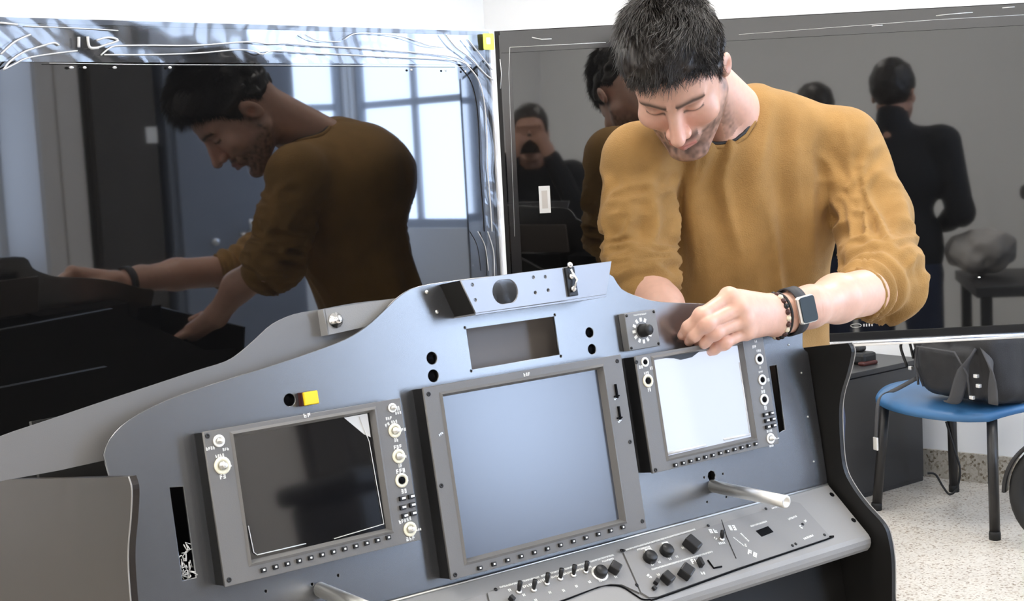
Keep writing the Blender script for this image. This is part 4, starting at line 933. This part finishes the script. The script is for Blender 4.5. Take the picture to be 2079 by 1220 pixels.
def legs(X, Y, Z):
    d = ell(X, Y, Z, (.49, 3.00, .93), (.165, .12, .13))
    for s_, ft in ((-1, (.37, 3.06)), (1, (.63, 3.05))):
        hp = (.49+s_*.09, 3.00, .90); kn = ((hp[0]+ft[0])/2, 2.97, .50)
        d = smin(d, cap(X, Y, Z, hp, kn, .088, .062), .04); d = smin(d, cap(X, Y, Z, kn, (ft[0], ft[1], .10), .062, .052), .03)
    return d
v5, q5 = sdf_mesh(lambda X, Y, Z: legs(X, Y, Z)+.012, (.22, 2.80, .02), (.78, 3.20, 1.12), .012)
V = np.vstack([v1, v2, v3, v4, v5]); Q = np.vstack([q1, q2+len(v1), q3+len(v1)+len(v2), q4+len(v1)+len(v2)+len(v3), q5+len(v1)+len(v2)+len(v3)+len(v4)])
# local colour of the skin: stubble, brows, lips, lids, inner ear
hx, hy, hz = tolocal(V[:, 0], V[:, 1], V[:, 2]); ax = np.abs(hx)
nz = vnoise(V[:, 0]*160+9, V[:, 1]*160+9, V[:, 2]*160+9)-.5
base = np.array([.70, .42, .32]); col = np.tile(base, (len(V), 1))*(1+.10*nz[:, None])
def blend(mask, c): 
    global col
    mask = np.clip(mask, 0, 1)[:, None]; col = col*(1-mask)+np.array(c)*mask
inhead = (ax < .09) & (hy < .12) & (hy > -.15) & (np.abs(hz) < .16)
blend(np.clip(1-((hx/.07)**2+((hy+.09)/.05)**2+((hz+.008)/.028)**2), 0, 1)*.35*inhead, (.74, .30, .22))
jaw = np.clip((-.030-hz)/.022, 0, 1)*np.clip((.022-hy)/.03, 0, 1)*inhead*np.clip((hz+.125)/.02, 0, 1)
side = np.clip(1-np.abs(hy+.005)/.022, 0, 1)*np.clip((.03-hz)/.03, 0, 1)*(ax > .05)*inhead
blend(np.maximum(jaw*.85, side*.8)*(.85+.9*nz), (.15, .095, .075))
blend(np.exp(-((hz+.038)/.0065)**2)*(ax < .028)*(hy < -.08)*.9, (.08, .045, .035))
blend(np.exp(-((hz+.053)/.0075)**2)*(ax < .023)*(hy < -.092), (.56, .22, .19))
brow = np.exp(-((hz-(.040+.10*np.clip(ax-.01, 0, .025)-.25*np.clip(ax-.036, 0, 1)))/.0056)**2)*(ax > .008)*(ax < .054)*(hy < -.05)
blend(brow*.95, (.03, .018, .014))
blend(np.exp(-((hz-.0145-.06*np.abs(ax-.031))/.0027)**2)*(ax > .015)*(ax < .048)*(hy < -.07)*.95, (.035, .02, .018))
blend(np.exp(-((hz-.029)/.004)**2)*(ax > .016)*(ax < .049)*(hy < -.06)*.5, (.30, .14, .10))
blend(((ax < .0105) & (ax > .003) & (hz < -.0245) & (hz > -.031) & (hy < -.100))*.8, (.16, .05, .04))
blend(np.clip(1-((hy-.008)**2+(hz)**2)/.00018, 0, 1)*(ax > .079)*.6, (.62, .20, .12))
scalp = (hz > .085-.55*np.clip(hy+.07, 0, .2)) & inhead & (hz > .03)
blend(scalp*.8, (.05, .035, .03))
for f in FING:                                                    # knuckle and fingertip flush, nails
    for j, s_ in ((1, .010), (3, .009)):
        p = at(*f[j]); blend(np.exp(-((V-p)**2).sum(1)/s_**2)*.5, (.70, .24, .18))
    p = at(*f[3])+np.array([-.003, -.007, .002]); blend((((V-p)**2).sum(1) < .0048**2)*.5, (.82, .55, .47))
skin = bpy.data.materials.new('skin'); skin.use_nodes = True; nt = skin.node_tree; bs = nt.nodes['Principled BSDF']
a_ = nt.nodes.new('ShaderNodeAttribute'); a_.attribute_name = 'skin'; nt.links.new(a_.outputs['Color'], bs.inputs['Base Color'])
bs.inputs['Roughness'].default_value = .42; bs.inputs['Subsurface Weight'].default_value = .12; bs.inputs['Subsurface Radius'].default_value = (.012, .005, .003); bs.inputs['Subsurface Scale'].default_value = .6
nz_ = nt.nodes.new('ShaderNodeTexNoise'); nz_.inputs['Scale'].default_value = 350; bp_ = nt.nodes.new('ShaderNodeBump'); bp_.inputs['Strength'].default_value = .12; bp_.inputs['Distance'].default_value = .001
tc_ = nt.nodes.new('ShaderNodeTexCoord'); nt.links.new(tc_.outputs['Object'], nz_.inputs['Vector']); nt.links.new(nz_.outputs['Fac'], bp_.inputs['Height']); nt.links.new(bp_.outputs[0], bs.inputs['Normal'])
man = link('person', np_mesh('person', V, Q, col), skin, None); tag(man, 'dark haired man in a mustard sweater leaning over the console, head bowed', 'person')
# ---- sweater
def col_ell(X, Y, Z, a, b, ra, rb, sy):
    a = np.array(a); b = np.array(b); m = (a[1]+b[1])/2
    return cap(X, (Y-m)*sy, Z, (a[0], (a[1]-m)*sy, a[2]), (b[0], (b[1]-m)*sy, b[2]), ra, rb)
A1, A2, A3 = atb(1712, 292, 2.79), atb(1776, 440, 2.72), at(1793, 572, 2.66)
CUFF = at(1752, 594, 2.58); R1, R2, R3 = atb(1297, 322, 2.72), atb(1298, 450, 2.685), atb(1300, 545, 2.655)
def sweater_base(X, Y, Z):
    d = ell(X, Y, Z, atb(1503, 400, 2.815), (.195, .125, .20))
    d = smin(d, col_ell(X, Y, Z, atb(1512, 470, 2.83), atb(1528, 740, 2.90), .165, .158, 1.35), .05)
    d = smin(d, ell(X, Y, Z, atb(1500, 330, 2.88), (.19, .11, .13)), .05)
    d = smin(d, cap(X, Y, Z, atb(1535, 236, 2.80), A1, .056, .062), .045)
    d = smin(d, cap(X, Y, Z, atb(1440, 285, 2.76), R1, .060, .064), .045)
    al = smin(cap(X, Y, Z, A1, A2, .068, .066), cap(X, Y, Z, A2, A3, .066, .058), .03)
    al = smin(al, cap(X, Y, Z, A3, CUFF, .058, .050), .025)
    ar = smin(cap(X, Y, Z, R1, R2, .067, .061), cap(X, Y, Z, R2, R3, .061, .055), .02); ar = smin(ar, cap(X, Y, Z, R3, atb(1312, 578, 2.62), .055, .049), .02)
    d = smin(d, al, .028); return smin(d, ar, .022)
def sweater(X, Y, Z):
    d = sweater_base(X, Y, Z)
    d = smax(d, -ell(X, Y, Z, atb(1458, 214, 2.70), (.088, .10, .078)), .006)
    e = CUFF-A3; e = e/np.linalg.norm(e); pc = CUFF+e*.012
    sl_ = smax((X-pc[0])*e[0]+(Y-pc[1])*e[1]+(Z-pc[2])*e[2], -(cap(X, Y, Z, A3, CUFF+e*.1, .085)), .004)
    d = np.where(cap(X, Y, Z, A3, CUFF+e*.1, .09) < 0, np.maximum(d, (X-pc[0])*e[0]+(Y-pc[1])*e[1]+(Z-pc[2])*e[2]), d)
    d = np.maximum(d, 1.0-Z)
    return d
v, q = sdf_mesh(sweater, (.12, 2.44, .96), (.84, 3.16, 1.66), .0052)
n = vnormals(v, q); x, y, z = v.T
def ridge(a): return (1-np.abs(2*a-1)**1.15)
wx = vnoise(x*5+9, y*5+9, z*5+9)-.5
# long soft drape folds on the trunk running down from the shoulders
cxs = .475; fan = (x-cxs)*(1+.8*(z-1.25))
f1 = ridge(vnoise(fan*21+9+wx*2.4+(z-1.2)*2.5, y*3+9, z*2.8+9)); f2 = ridge(vnoise(fan*24+20+wx*3, y*5+9, z*6+19))
trunk = np.clip((.17-np.abs(x-cxs))/.04, 0, 1)
disp = trunk*(f1**1.3*.034+f2*.007-.022)*np.clip((1.56-z)/.10, .15, 1)
def along(p, a, b):
    d = b-a; L = d@d; t = ((p-a)@d)/L; pr_ = a+np.clip(t, 0, 1)[:, None]*d; r = p-pr_; return t, np.arctan2(r[:, 1], r[:, 0]), np.linalg.norm(r, axis=1)
for (a, b, hi) in ((A1, A3, 1), (R1, R3, .5)):
    t, th, rr = along(v, a, b); m_ = np.clip((.09-rr)/.02, 0, 1)*np.clip((t+.15)/.2, 0, 1)*(t < 1.5)
    fr = 5+9*np.clip(t, 0, 1.3)
    fo = ridge(vnoise(t*fr*.62+9+hi*np.sin(th*1.0+.6)*1.6+wx*1.5, np.sin(th)*1.6+9, np.cos(th)*1.6+9+z*0)); fo2 = ridge(vnoise(t*fr*1.15+19+np.sin(th)*1.2+wx*2, np.sin(th)*2+19, np.cos(th)*2+9))
    disp = disp*(1-m_)+m_*(fo*(.008+.024*np.clip(t, 0, 1))+fo2*.004-.006-.009*np.clip(t, 0, 1))
t, th, rr = along(v, A3, CUFF); m_ = np.clip((.085-rr)/.02, 0, 1)*np.clip(t*2, 0, 1); disp = disp*(1-m_)+m_*(.006*np.sin(t*17)+.003*np.sin(th*5)-.001)
v = v+n*disp[:, None]
swm = mat('mustard velour', (.35, .20, .068), .85, spec=.25, sheen=.08, bump=.6, bscale=420, var=.12, vscale=16)
sw = link('sweater', np_mesh('sweater', v, q), swm, man); sw['label'] = 'mustard yellow velour sweater with pushed-up sleeves'
# collar bands
def ringpts(c, r, n_, tilt):
    return [c+tilt@np.array([r[0]*math.cos(a), r[1]*math.sin(a), 0]) for a in np.linspace(0, 2*PI, n_+1)[:-1]]
# trousers and shoes
v, q = sdf_mesh(legs, (.22, 2.80, .06), (.80, 3.22, 1.12), .009); link('trousers', np_mesh('trousers', v, q), M['denim'], man)
for s_, ft in ((-1, (.37, 3.06)), (1, (.63, 3.05))):
    v, q = sdf_mesh(lambda X, Y, Z: smax(smin(cap(X, Y, Z, (ft[0], ft[1], .05), (ft[0], ft[1]-.17, .035), .048, .036), cap(X, Y, Z, (ft[0], ft[1], .05), (ft[0], ft[1], .12), .048, .05), .02), .001-Z, .004), (ft[0]-.1, ft[1]-.28, -.01), (ft[0]+.1, ft[1]+.1, .2), .007)
    link('shoe', np_mesh('shoe', v, q), M['shoe'], man)
# collar band and the undershirt peeking out at the nape, both following the real edge of the neck opening
oc = atb(1458, 214, 2.70); orr = np.array([.088, .10, .078]); rim = []
for a in np.linspace(0, 2*PI, 49)[:-1]:
    ph_ = np.linspace(PI*.98, .05, 300); P_ = np.stack([oc[0]+orr[0]*np.sin(ph_)*math.cos(a), oc[1]+orr[1]*np.sin(ph_)*math.sin(a), oc[2]+orr[2]*np.cos(ph_)], 1)
    dd = sweater_base(P_[:, 0], P_[:, 1], P_[:, 2]); k_ = np.where(dd > 0)[0]; k_ = k_[0] if len(k_) else 150; rim.append(P_[k_])
rim = [(rim[i-1]+rim[i]*2+rim[(i+1) % 48])/4 for i in range(48)]
b = B(); b.tube(rim, .0052, 8, True, up=(0, 0, 1)); b.build('collar', swm, sw)
ins = [oc+(p-oc)*.955+np.array([0, 0, .003]) for p in rim]
b = B(); b.tube(ins, .0038, 8, True, up=(0, 0, 1)); b.build('undershirt_collar', M['black'], man)
# ---- hair
def hair_line(x, y):   # lowest z of hair at fore-aft position y (head-local)
    return np.interp(y, [-.10, -.075, -.055, -.035, -.022, -.008, .002, .03, .05, .12], [.098, .095, .074, .046, .022, .002, .030, .032, -.01, -.05])
def hair_sdf(X, Y, Z):
    x, y, z = tolocal(X, Y, Z)
    top = ell(x, y, z, (0, .012, .052), (.084, .107, .103))
    quiff = ell(x, y, z, (-.006, -.046, .116), (.060, .044, .034))
    d = smin(top, quiff, .03)
    d = d-.006*(vnoise(x*70+20, y*40+20, z*70+20)-.5)*2
    cut = hair_line(x, y)-z
    return smax(d, cut, .008)*HS
v, q = sdf_mesh(hair_sdf, (.10, 2.38, 1.42), (.54, 3.0, 1.90), .003)
hm = bpy.data.materials.new('brown black hair'); hm.use_nodes = True; bs = hm.node_tree.nodes['Principled BSDF']; bs.inputs['Base Color'].default_value = (.018, .013, .010, 1); bs.inputs['Roughness'].default_value = .38; bs.inputs['Specular IOR Level'].default_value = .6
hr = link('hair', np_mesh('hair', v, q), hm, man)
# strands
N = 15000; u = rng.normal(size=(N*3, 3)); u /= np.linalg.norm(u, axis=1)[:, None]; u = u[u[:, 2] > -.55]
r0 = u*np.array([.079, .100, .095])+np.array([0, .012, .050]); ok = r0[:, 2] > hair_line(r0[:, 0], r0[:, 1])+.001; r0 = r0[ok][:N]; u = u[ok][:N]; N = len(r0)
up_ = np.clip((r0[:, 2]-.06)/.07, 0, 1)[:, None]; front = np.clip((-.0-r0[:, 1])/.08, 0, 1)[:, None]
cl_ = vnoise(r0[:, 0]*45+20, r0[:, 1]*45+20, r0[:, 2]*45+20)[:, None]-.5; cl2 = vnoise(r0[:, 0]*38+5, r0[:, 1]*38+25, r0[:, 2]*38+15)[:, None]-.5
flow = np.hstack([cl_*1.6+.25*np.sign(r0[:, :1])*(1-up_), -(.35+.75*up_), -.55*(1-up_)+.25*up_+cl2*.8])
flow += rng.normal(size=flow.shape)*.22; length = (.014+.030*up_+.002*front*up_)*(.7+.6*rng.random((N, 1)))
nrm = u/np.array([.079, .100, .095]); nrm /= np.linalg.norm(nrm, axis=1)[:, None]
flow = flow-nrm*(flow*nrm).sum(1)[:, None]*.8; flow /= np.linalg.norm(flow, axis=1)[:, None]
segs = 5; rings = []
side_ = np.cross(nrm, flow); side_ /= np.linalg.norm(side_, axis=1)[:, None]
for k in range(segs+1):
    t = k/segs; p = r0+nrm*(length*(.72*t-.30*t*t)*(.5+.6*up_)) + flow*length*t*(.35+.65*t)
    p[:, 2] += (length[:, 0]*.10*t)*front[:, 0]
    p += side_*np.sin(t*3+cl_*8)*length*.10
    wv = (.00075*(1-t**1.6)+.00012)
    e2 = nrm
    rings.append(np.stack([p+side_*wv, p-side_*wv*.5+e2*wv*.85, p-side_*wv*.5-e2*wv*.85], 1))
pts = np.stack(rings, 1).reshape(-1, 3)*HS@HR.T+HT
idx = np.arange(N)[:, None, None]*(segs+1)*3+np.arange(segs)[None, :, None]*3; j = np.arange(3)[None, None, :]; j2 = (j+1) % 3
qs = np.stack([idx+j, idx+j2, idx+3+j2, idx+3+j], -1).reshape(-1, 4)
stuff(link('hair_strands', np_mesh('hair_strands', pts, qs), hm, hr))
# brows as short hairs
nb_ = 260; bx_ = rng.random(nb_)*.040+.010; sg = np.where(rng.random(nb_) > .5, 1, -1)
bz_ = .040+.10*np.clip(bx_-.01, 0, .025)-.25*np.clip(bx_-.036, 0, 1)+rng.normal(size=nb_)*.0016; by_ = -.0955+.35*(bx_**2)/.05*1.0
# ---- watch and bracelet
WC = at(1606, 632, 2.367); ax_ = at(1645, 622, 2.395)-at(1577, 641, 2.348); ax_ /= np.linalg.norm(ax_)
upv = np.array([.12, 0, 1.]); upv -= ax_*(upv@ax_); upv /= np.linalg.norm(upv); ov = np.cross(ax_, upv)
if ov[1] > 0: ov = -ov
def loop(c, ra, rb, n_=40): return [c+upv*ra*math.sin(a)+ov*rb*math.cos(a) for a in np.linspace(0, 2*PI, n_+1)[:-1]]
wt = empty('smartwatch', WC, 'square dark smartwatch with grey strap on the left wrist of the man', 'watch')
bnd = B(); lp = loop(WC, .0375, .0295)
vs = []; fs = []; hw = .0115
for p in lp:
    o_ = p-WC; o_ /= np.linalg.norm(o_)
    for a_s, rr_ in ((-hw, 0), (hw, 0), (hw, .0022), (-hw, .0022)): vs.append(p+ax_*a_s+o_*rr_)
for i in range(40):
    for j_ in range(4): i2 = (i+1) % 40; fs.append((i*4+j_, i*4+(j_+1) % 4, i2*4+(j_+1) % 4, i2*4+j_))
strapm = mat('grey rubber strap', (.035, .036, .042), .6)
MW[wt] = Matrix.Translation(Vector(WC))
bnd.add(vs, fs, True).build('strap', strapm, wt)
fo_ = (ov*.95+upv*.22); fo_ /= np.linalg.norm(fo_); wy = np.cross(fo_, ax_); wy /= np.linalg.norm(wy); 
if wy[2] < 0: wy = -wy
wx_ = np.cross(wy, fo_); WM_ = frame(WC+fo_*.0325, wx_, wy, fo_) 
B().box((-.0185, -.0225, -.004), (.0185, .0225, .006), bev=.004).build('watch_case', M['steel'], wt, WM_)
B().prism(rrect(-.0168, -.0205, .0168, .0205, .005), .006, .0072).build('watch_glass', mat('watch glass', (.02, .03, .034), .5, spec=.3), wt, WM_)
bc = at(1577, 641, 2.348); bb = empty('bead_bracelet', bc, 'bracelet of cream, brown and black beads on the wrist between hand and watch', 'bracelet')
cc = [mat('cream bead', (.75, .66, .5), .3), mat('brown bead', (.06, .022, .018), .35), mat('black bead', (.01, .01, .012), .3), mat('brown bead', (.06, .022, .018), .35)]
ubm = {}
for i, p in enumerate(loop(bc-ax_*.002, .0352, .0268, 22)):
    m_ = cc[i % 4]; 
    if m_.name not in ubm: ubm[m_.name] = B().ball((0, 0, 0), .0049, 10).mesh('bead')
    link('bead', ubm[m_.name], m_, bb, Matrix.Translation(Vector(p)))
b = B(); b.tube(loop(bc+ax_*.007, .0350, .0268, 32), .0026, 8, True); b.build('cord', M['black'], bb)

# ------------------------------------------------------------------ people seen only in the mirror of the right set
def mirror(px, py, dep):
    p = at(px, py, dep); n = np.array([math.sin(math.radians(-1.0)), -math.cos(math.radians(-1.0)), 0]); o = np.array([-.008, 3.28, 1.026]); return p-2*((p-o)@n)*n
def bystander(hc, face, label, pose='down', capc='jacket', coat='jacket', cam_hold=None):
    """hc: head centre, face: heading angle (0 = facing +y)"""
    R_ = frame((hc[0], hc[1], 0), (math.cos(face), math.sin(face), 0), (-math.sin(face), math.cos(face), 0), (0, 0, 1)); h = hc[2]; s = h/1.62
    def hd(X, Y, Z):
        Y = -Y; Z = Z-h
        d = head_sdf(X, Y, Z); d = smin(d, cap(X, Y, Z, (0, .02, -.05), (0, .04, -.17), .055, .062), .02); return smin(d, ell(X, Y, Z, (0, .03, -.25), (.10, .07, .05)), .03)
    v_, q_ = sdf_mesh(hd, (-.2, -.2, h-.30), (.2, .2, h+.17), .006)
    sh_z = h-.195*s; parts = [(v_, q_)]
    hips = sh_z-.50*s
    if pose == 'hold': el = .22; arms = [((sg*.19, 0, sh_z), (sg*.24, .10, sh_z-.24), (sg*.075, .20, h-.06)) for sg in (-1, 1)]
    else: arms = [((sg*.20, 0, sh_z), (sg*.25, .02, sh_z-.28), (sg*.12, .24, sh_z-.34)) for sg in (-1, 1)]
    for a, b_, c_ in arms:
        a, b_, c_ = map(np.array, (a, b_, c_)); dv = (c_-b_)/np.linalg.norm(c_-b_)
        def hf(X, Y, Z):
            d = cap(X, Y, Z, b_, c_, .04, .026); d = smin(d, cap(X, Y, Z, c_, c_+dv*.06, .026, .03), .02)
            for i in range(4):
                o_ = np.array([(-.024+.016*i), 0, 0]); f0 = c_+dv*.08+o_; d = smin(d, cap(X, Y, Z, f0, f0+dv*.035+np.array([0, .012, 0]), .0095, .0085), .004); d = smin(d, cap(X, Y, Z, f0+dv*.035+np.array([0, .012, 0]), f0+dv*.045+np.array([0, .035, 0]), .0085, .007), .003)
            return smin(d, cap(X, Y, Z, c_+dv*.03, c_+dv*.06+np.array([-.045 if a[0] > 0 else .045, .01, 0]), .014, .009), .01)
        lo = np.minimum(b_, c_)-.13; hi = np.maximum(b_, c_)+.13; parts.append(sdf_mesh(hf, lo, hi, .007))
    def lg(X, Y, Z):
        d = ell(X, Y, Z, (0, -.01, hips), (.17, .12, .14))
        for sg in (-1, 1): d = smin(d, cap(X, Y, Z, (sg*.09, 0, hips-.04), (sg*.11, .03, .5*s), .09, .062), .04); d = smin(d, cap(X, Y, Z, (sg*.11, .03, .5*s), (sg*.12, -.02, .10), .062, .05), .03)
        return d
    parts.append(sdf_mesh(lambda X, Y, Z: lg(X, Y, Z)+.01, (-.3, -.22, .02), (.3, .22, hips+.2), .018))
    vv, qq, o_ = [], [], 0
    for a, b_ in parts: vv.append(a); qq.append(b_+o_); o_ += len(a)
    p = link('person', np_mesh('person', np.vstack(vv), np.vstack(qq)), M['skin2'], None, R_); tag(p, label, 'person')
    def jk(X, Y, Z):
        d = ell(X, Y, Z, (0, 0, sh_z-.12), (.20, .125, .19)); d = smin(d, cap(X, Y, Z, (-.17, 0, sh_z), (.17, 0, sh_z), .068), .04); d = smin(d, ell(X, Y, Z, (0, 0, hips+.08), (.185, .135, .22)), .05)
        d = smin(d, cap(X, Y, Z, (0, -.02, sh_z+.02), (0, -.025, sh_z+.115), .080, .066), .03)
        for a, b_, c_ in arms: c2 = np.array(b_)+(np.array(c_)-np.array(b_))*.88; d = smin(d, cap(X, Y, Z, a, b_, .066, .056), .03); d = smin(d, cap(X, Y, Z, b_, c2, .056, .042), .02)
        return smax(d, -cap(X, Y, Z, (0, .01, sh_z+.05), (0, .01, sh_z+.3), .060), .01)+.006*(vnoise(X*18+20, Y*18+20, Z*14+20)-.5)
    v_, q_ = sdf_mesh(jk, (-.42, -.30, hips-.2), (.42, .46, h+.06), .012); link('jacket', np_mesh('jacket', v_, q_), M[coat], p, R_)
    v_, q_ = sdf_mesh(lg, (-.3, -.22, .06), (.3, .22, hips+.2), .014); link('trousers', np_mesh('trousers', v_, q_), M['denim'], p, R_)
    for sg in (-1, 1):
        v_, q_ = sdf_mesh(lambda X, Y, Z: smax(smin(cap(X, Y, Z, (sg*.12, -.02, .05), (sg*.125, .15, .035), .048, .036), cap(X, Y, Z, (sg*.12, -.02, .05), (sg*.12, -.02, .12), .045, .045), .02), .001-Z, .004), (sg*.12-.1, -.12, -.01), (sg*.12+.1, .24, .2), .01)
        link('shoe', np_mesh('shoe', v_, q_), M['shoe'], p, R_)
    def hh(X, Y, Z):
        Y = -Y; Z = Z-h; d = ell(X, Y, Z, (0, .016, .052), (.087, .108, .103))-.008*(vnoise(X*50+20, Y*50+20, Z*50+20)-.4); return smax(d, np.where(Y > .02, -.085, hair_line(X, Y)-.01)-Z, .01)
    v_, q_ = sdf_mesh(hh, (-.13, -.16, h-.12), (.13, .13, h+.19), .007); link('hair', np_mesh('hair', v_, q_), M['hair'], p, R_)
    return p
ph = bystander((.0, -.215, 1.53), 0, 'dark haired photographer holding a camera to the face, mirrored in the right television', 'hold')
cmr = empty('photo_camera', (0, -.06, 1.5), 'black photo camera held up by the photographer', 'camera')
B().box((-.065, -.095, 1.455), (.065, -.045, 1.545), bev=.008).build('camera_body', M['black'], cmr); B().lathe([(.032, -.045), (.032, -.02), (.028, -.012)], 20, frame((0, 0, 1.5), (1, 0, 0), (0, 0, -1), (0, 1, 0))).build('lens', M['black'], cmr)
m1_ = mirror(1815, 195, 6.0); bystander((m1_[0], m1_[1], m1_[2]), -2.6, 'standing person in a dark jacket with head bowed beside the work table')
m2_ = mirror(1652, 235, 6.9); bystander((m2_[0], m2_[1], m2_[2]), 2.9, 'second person in a dark jacket standing further back in the room')
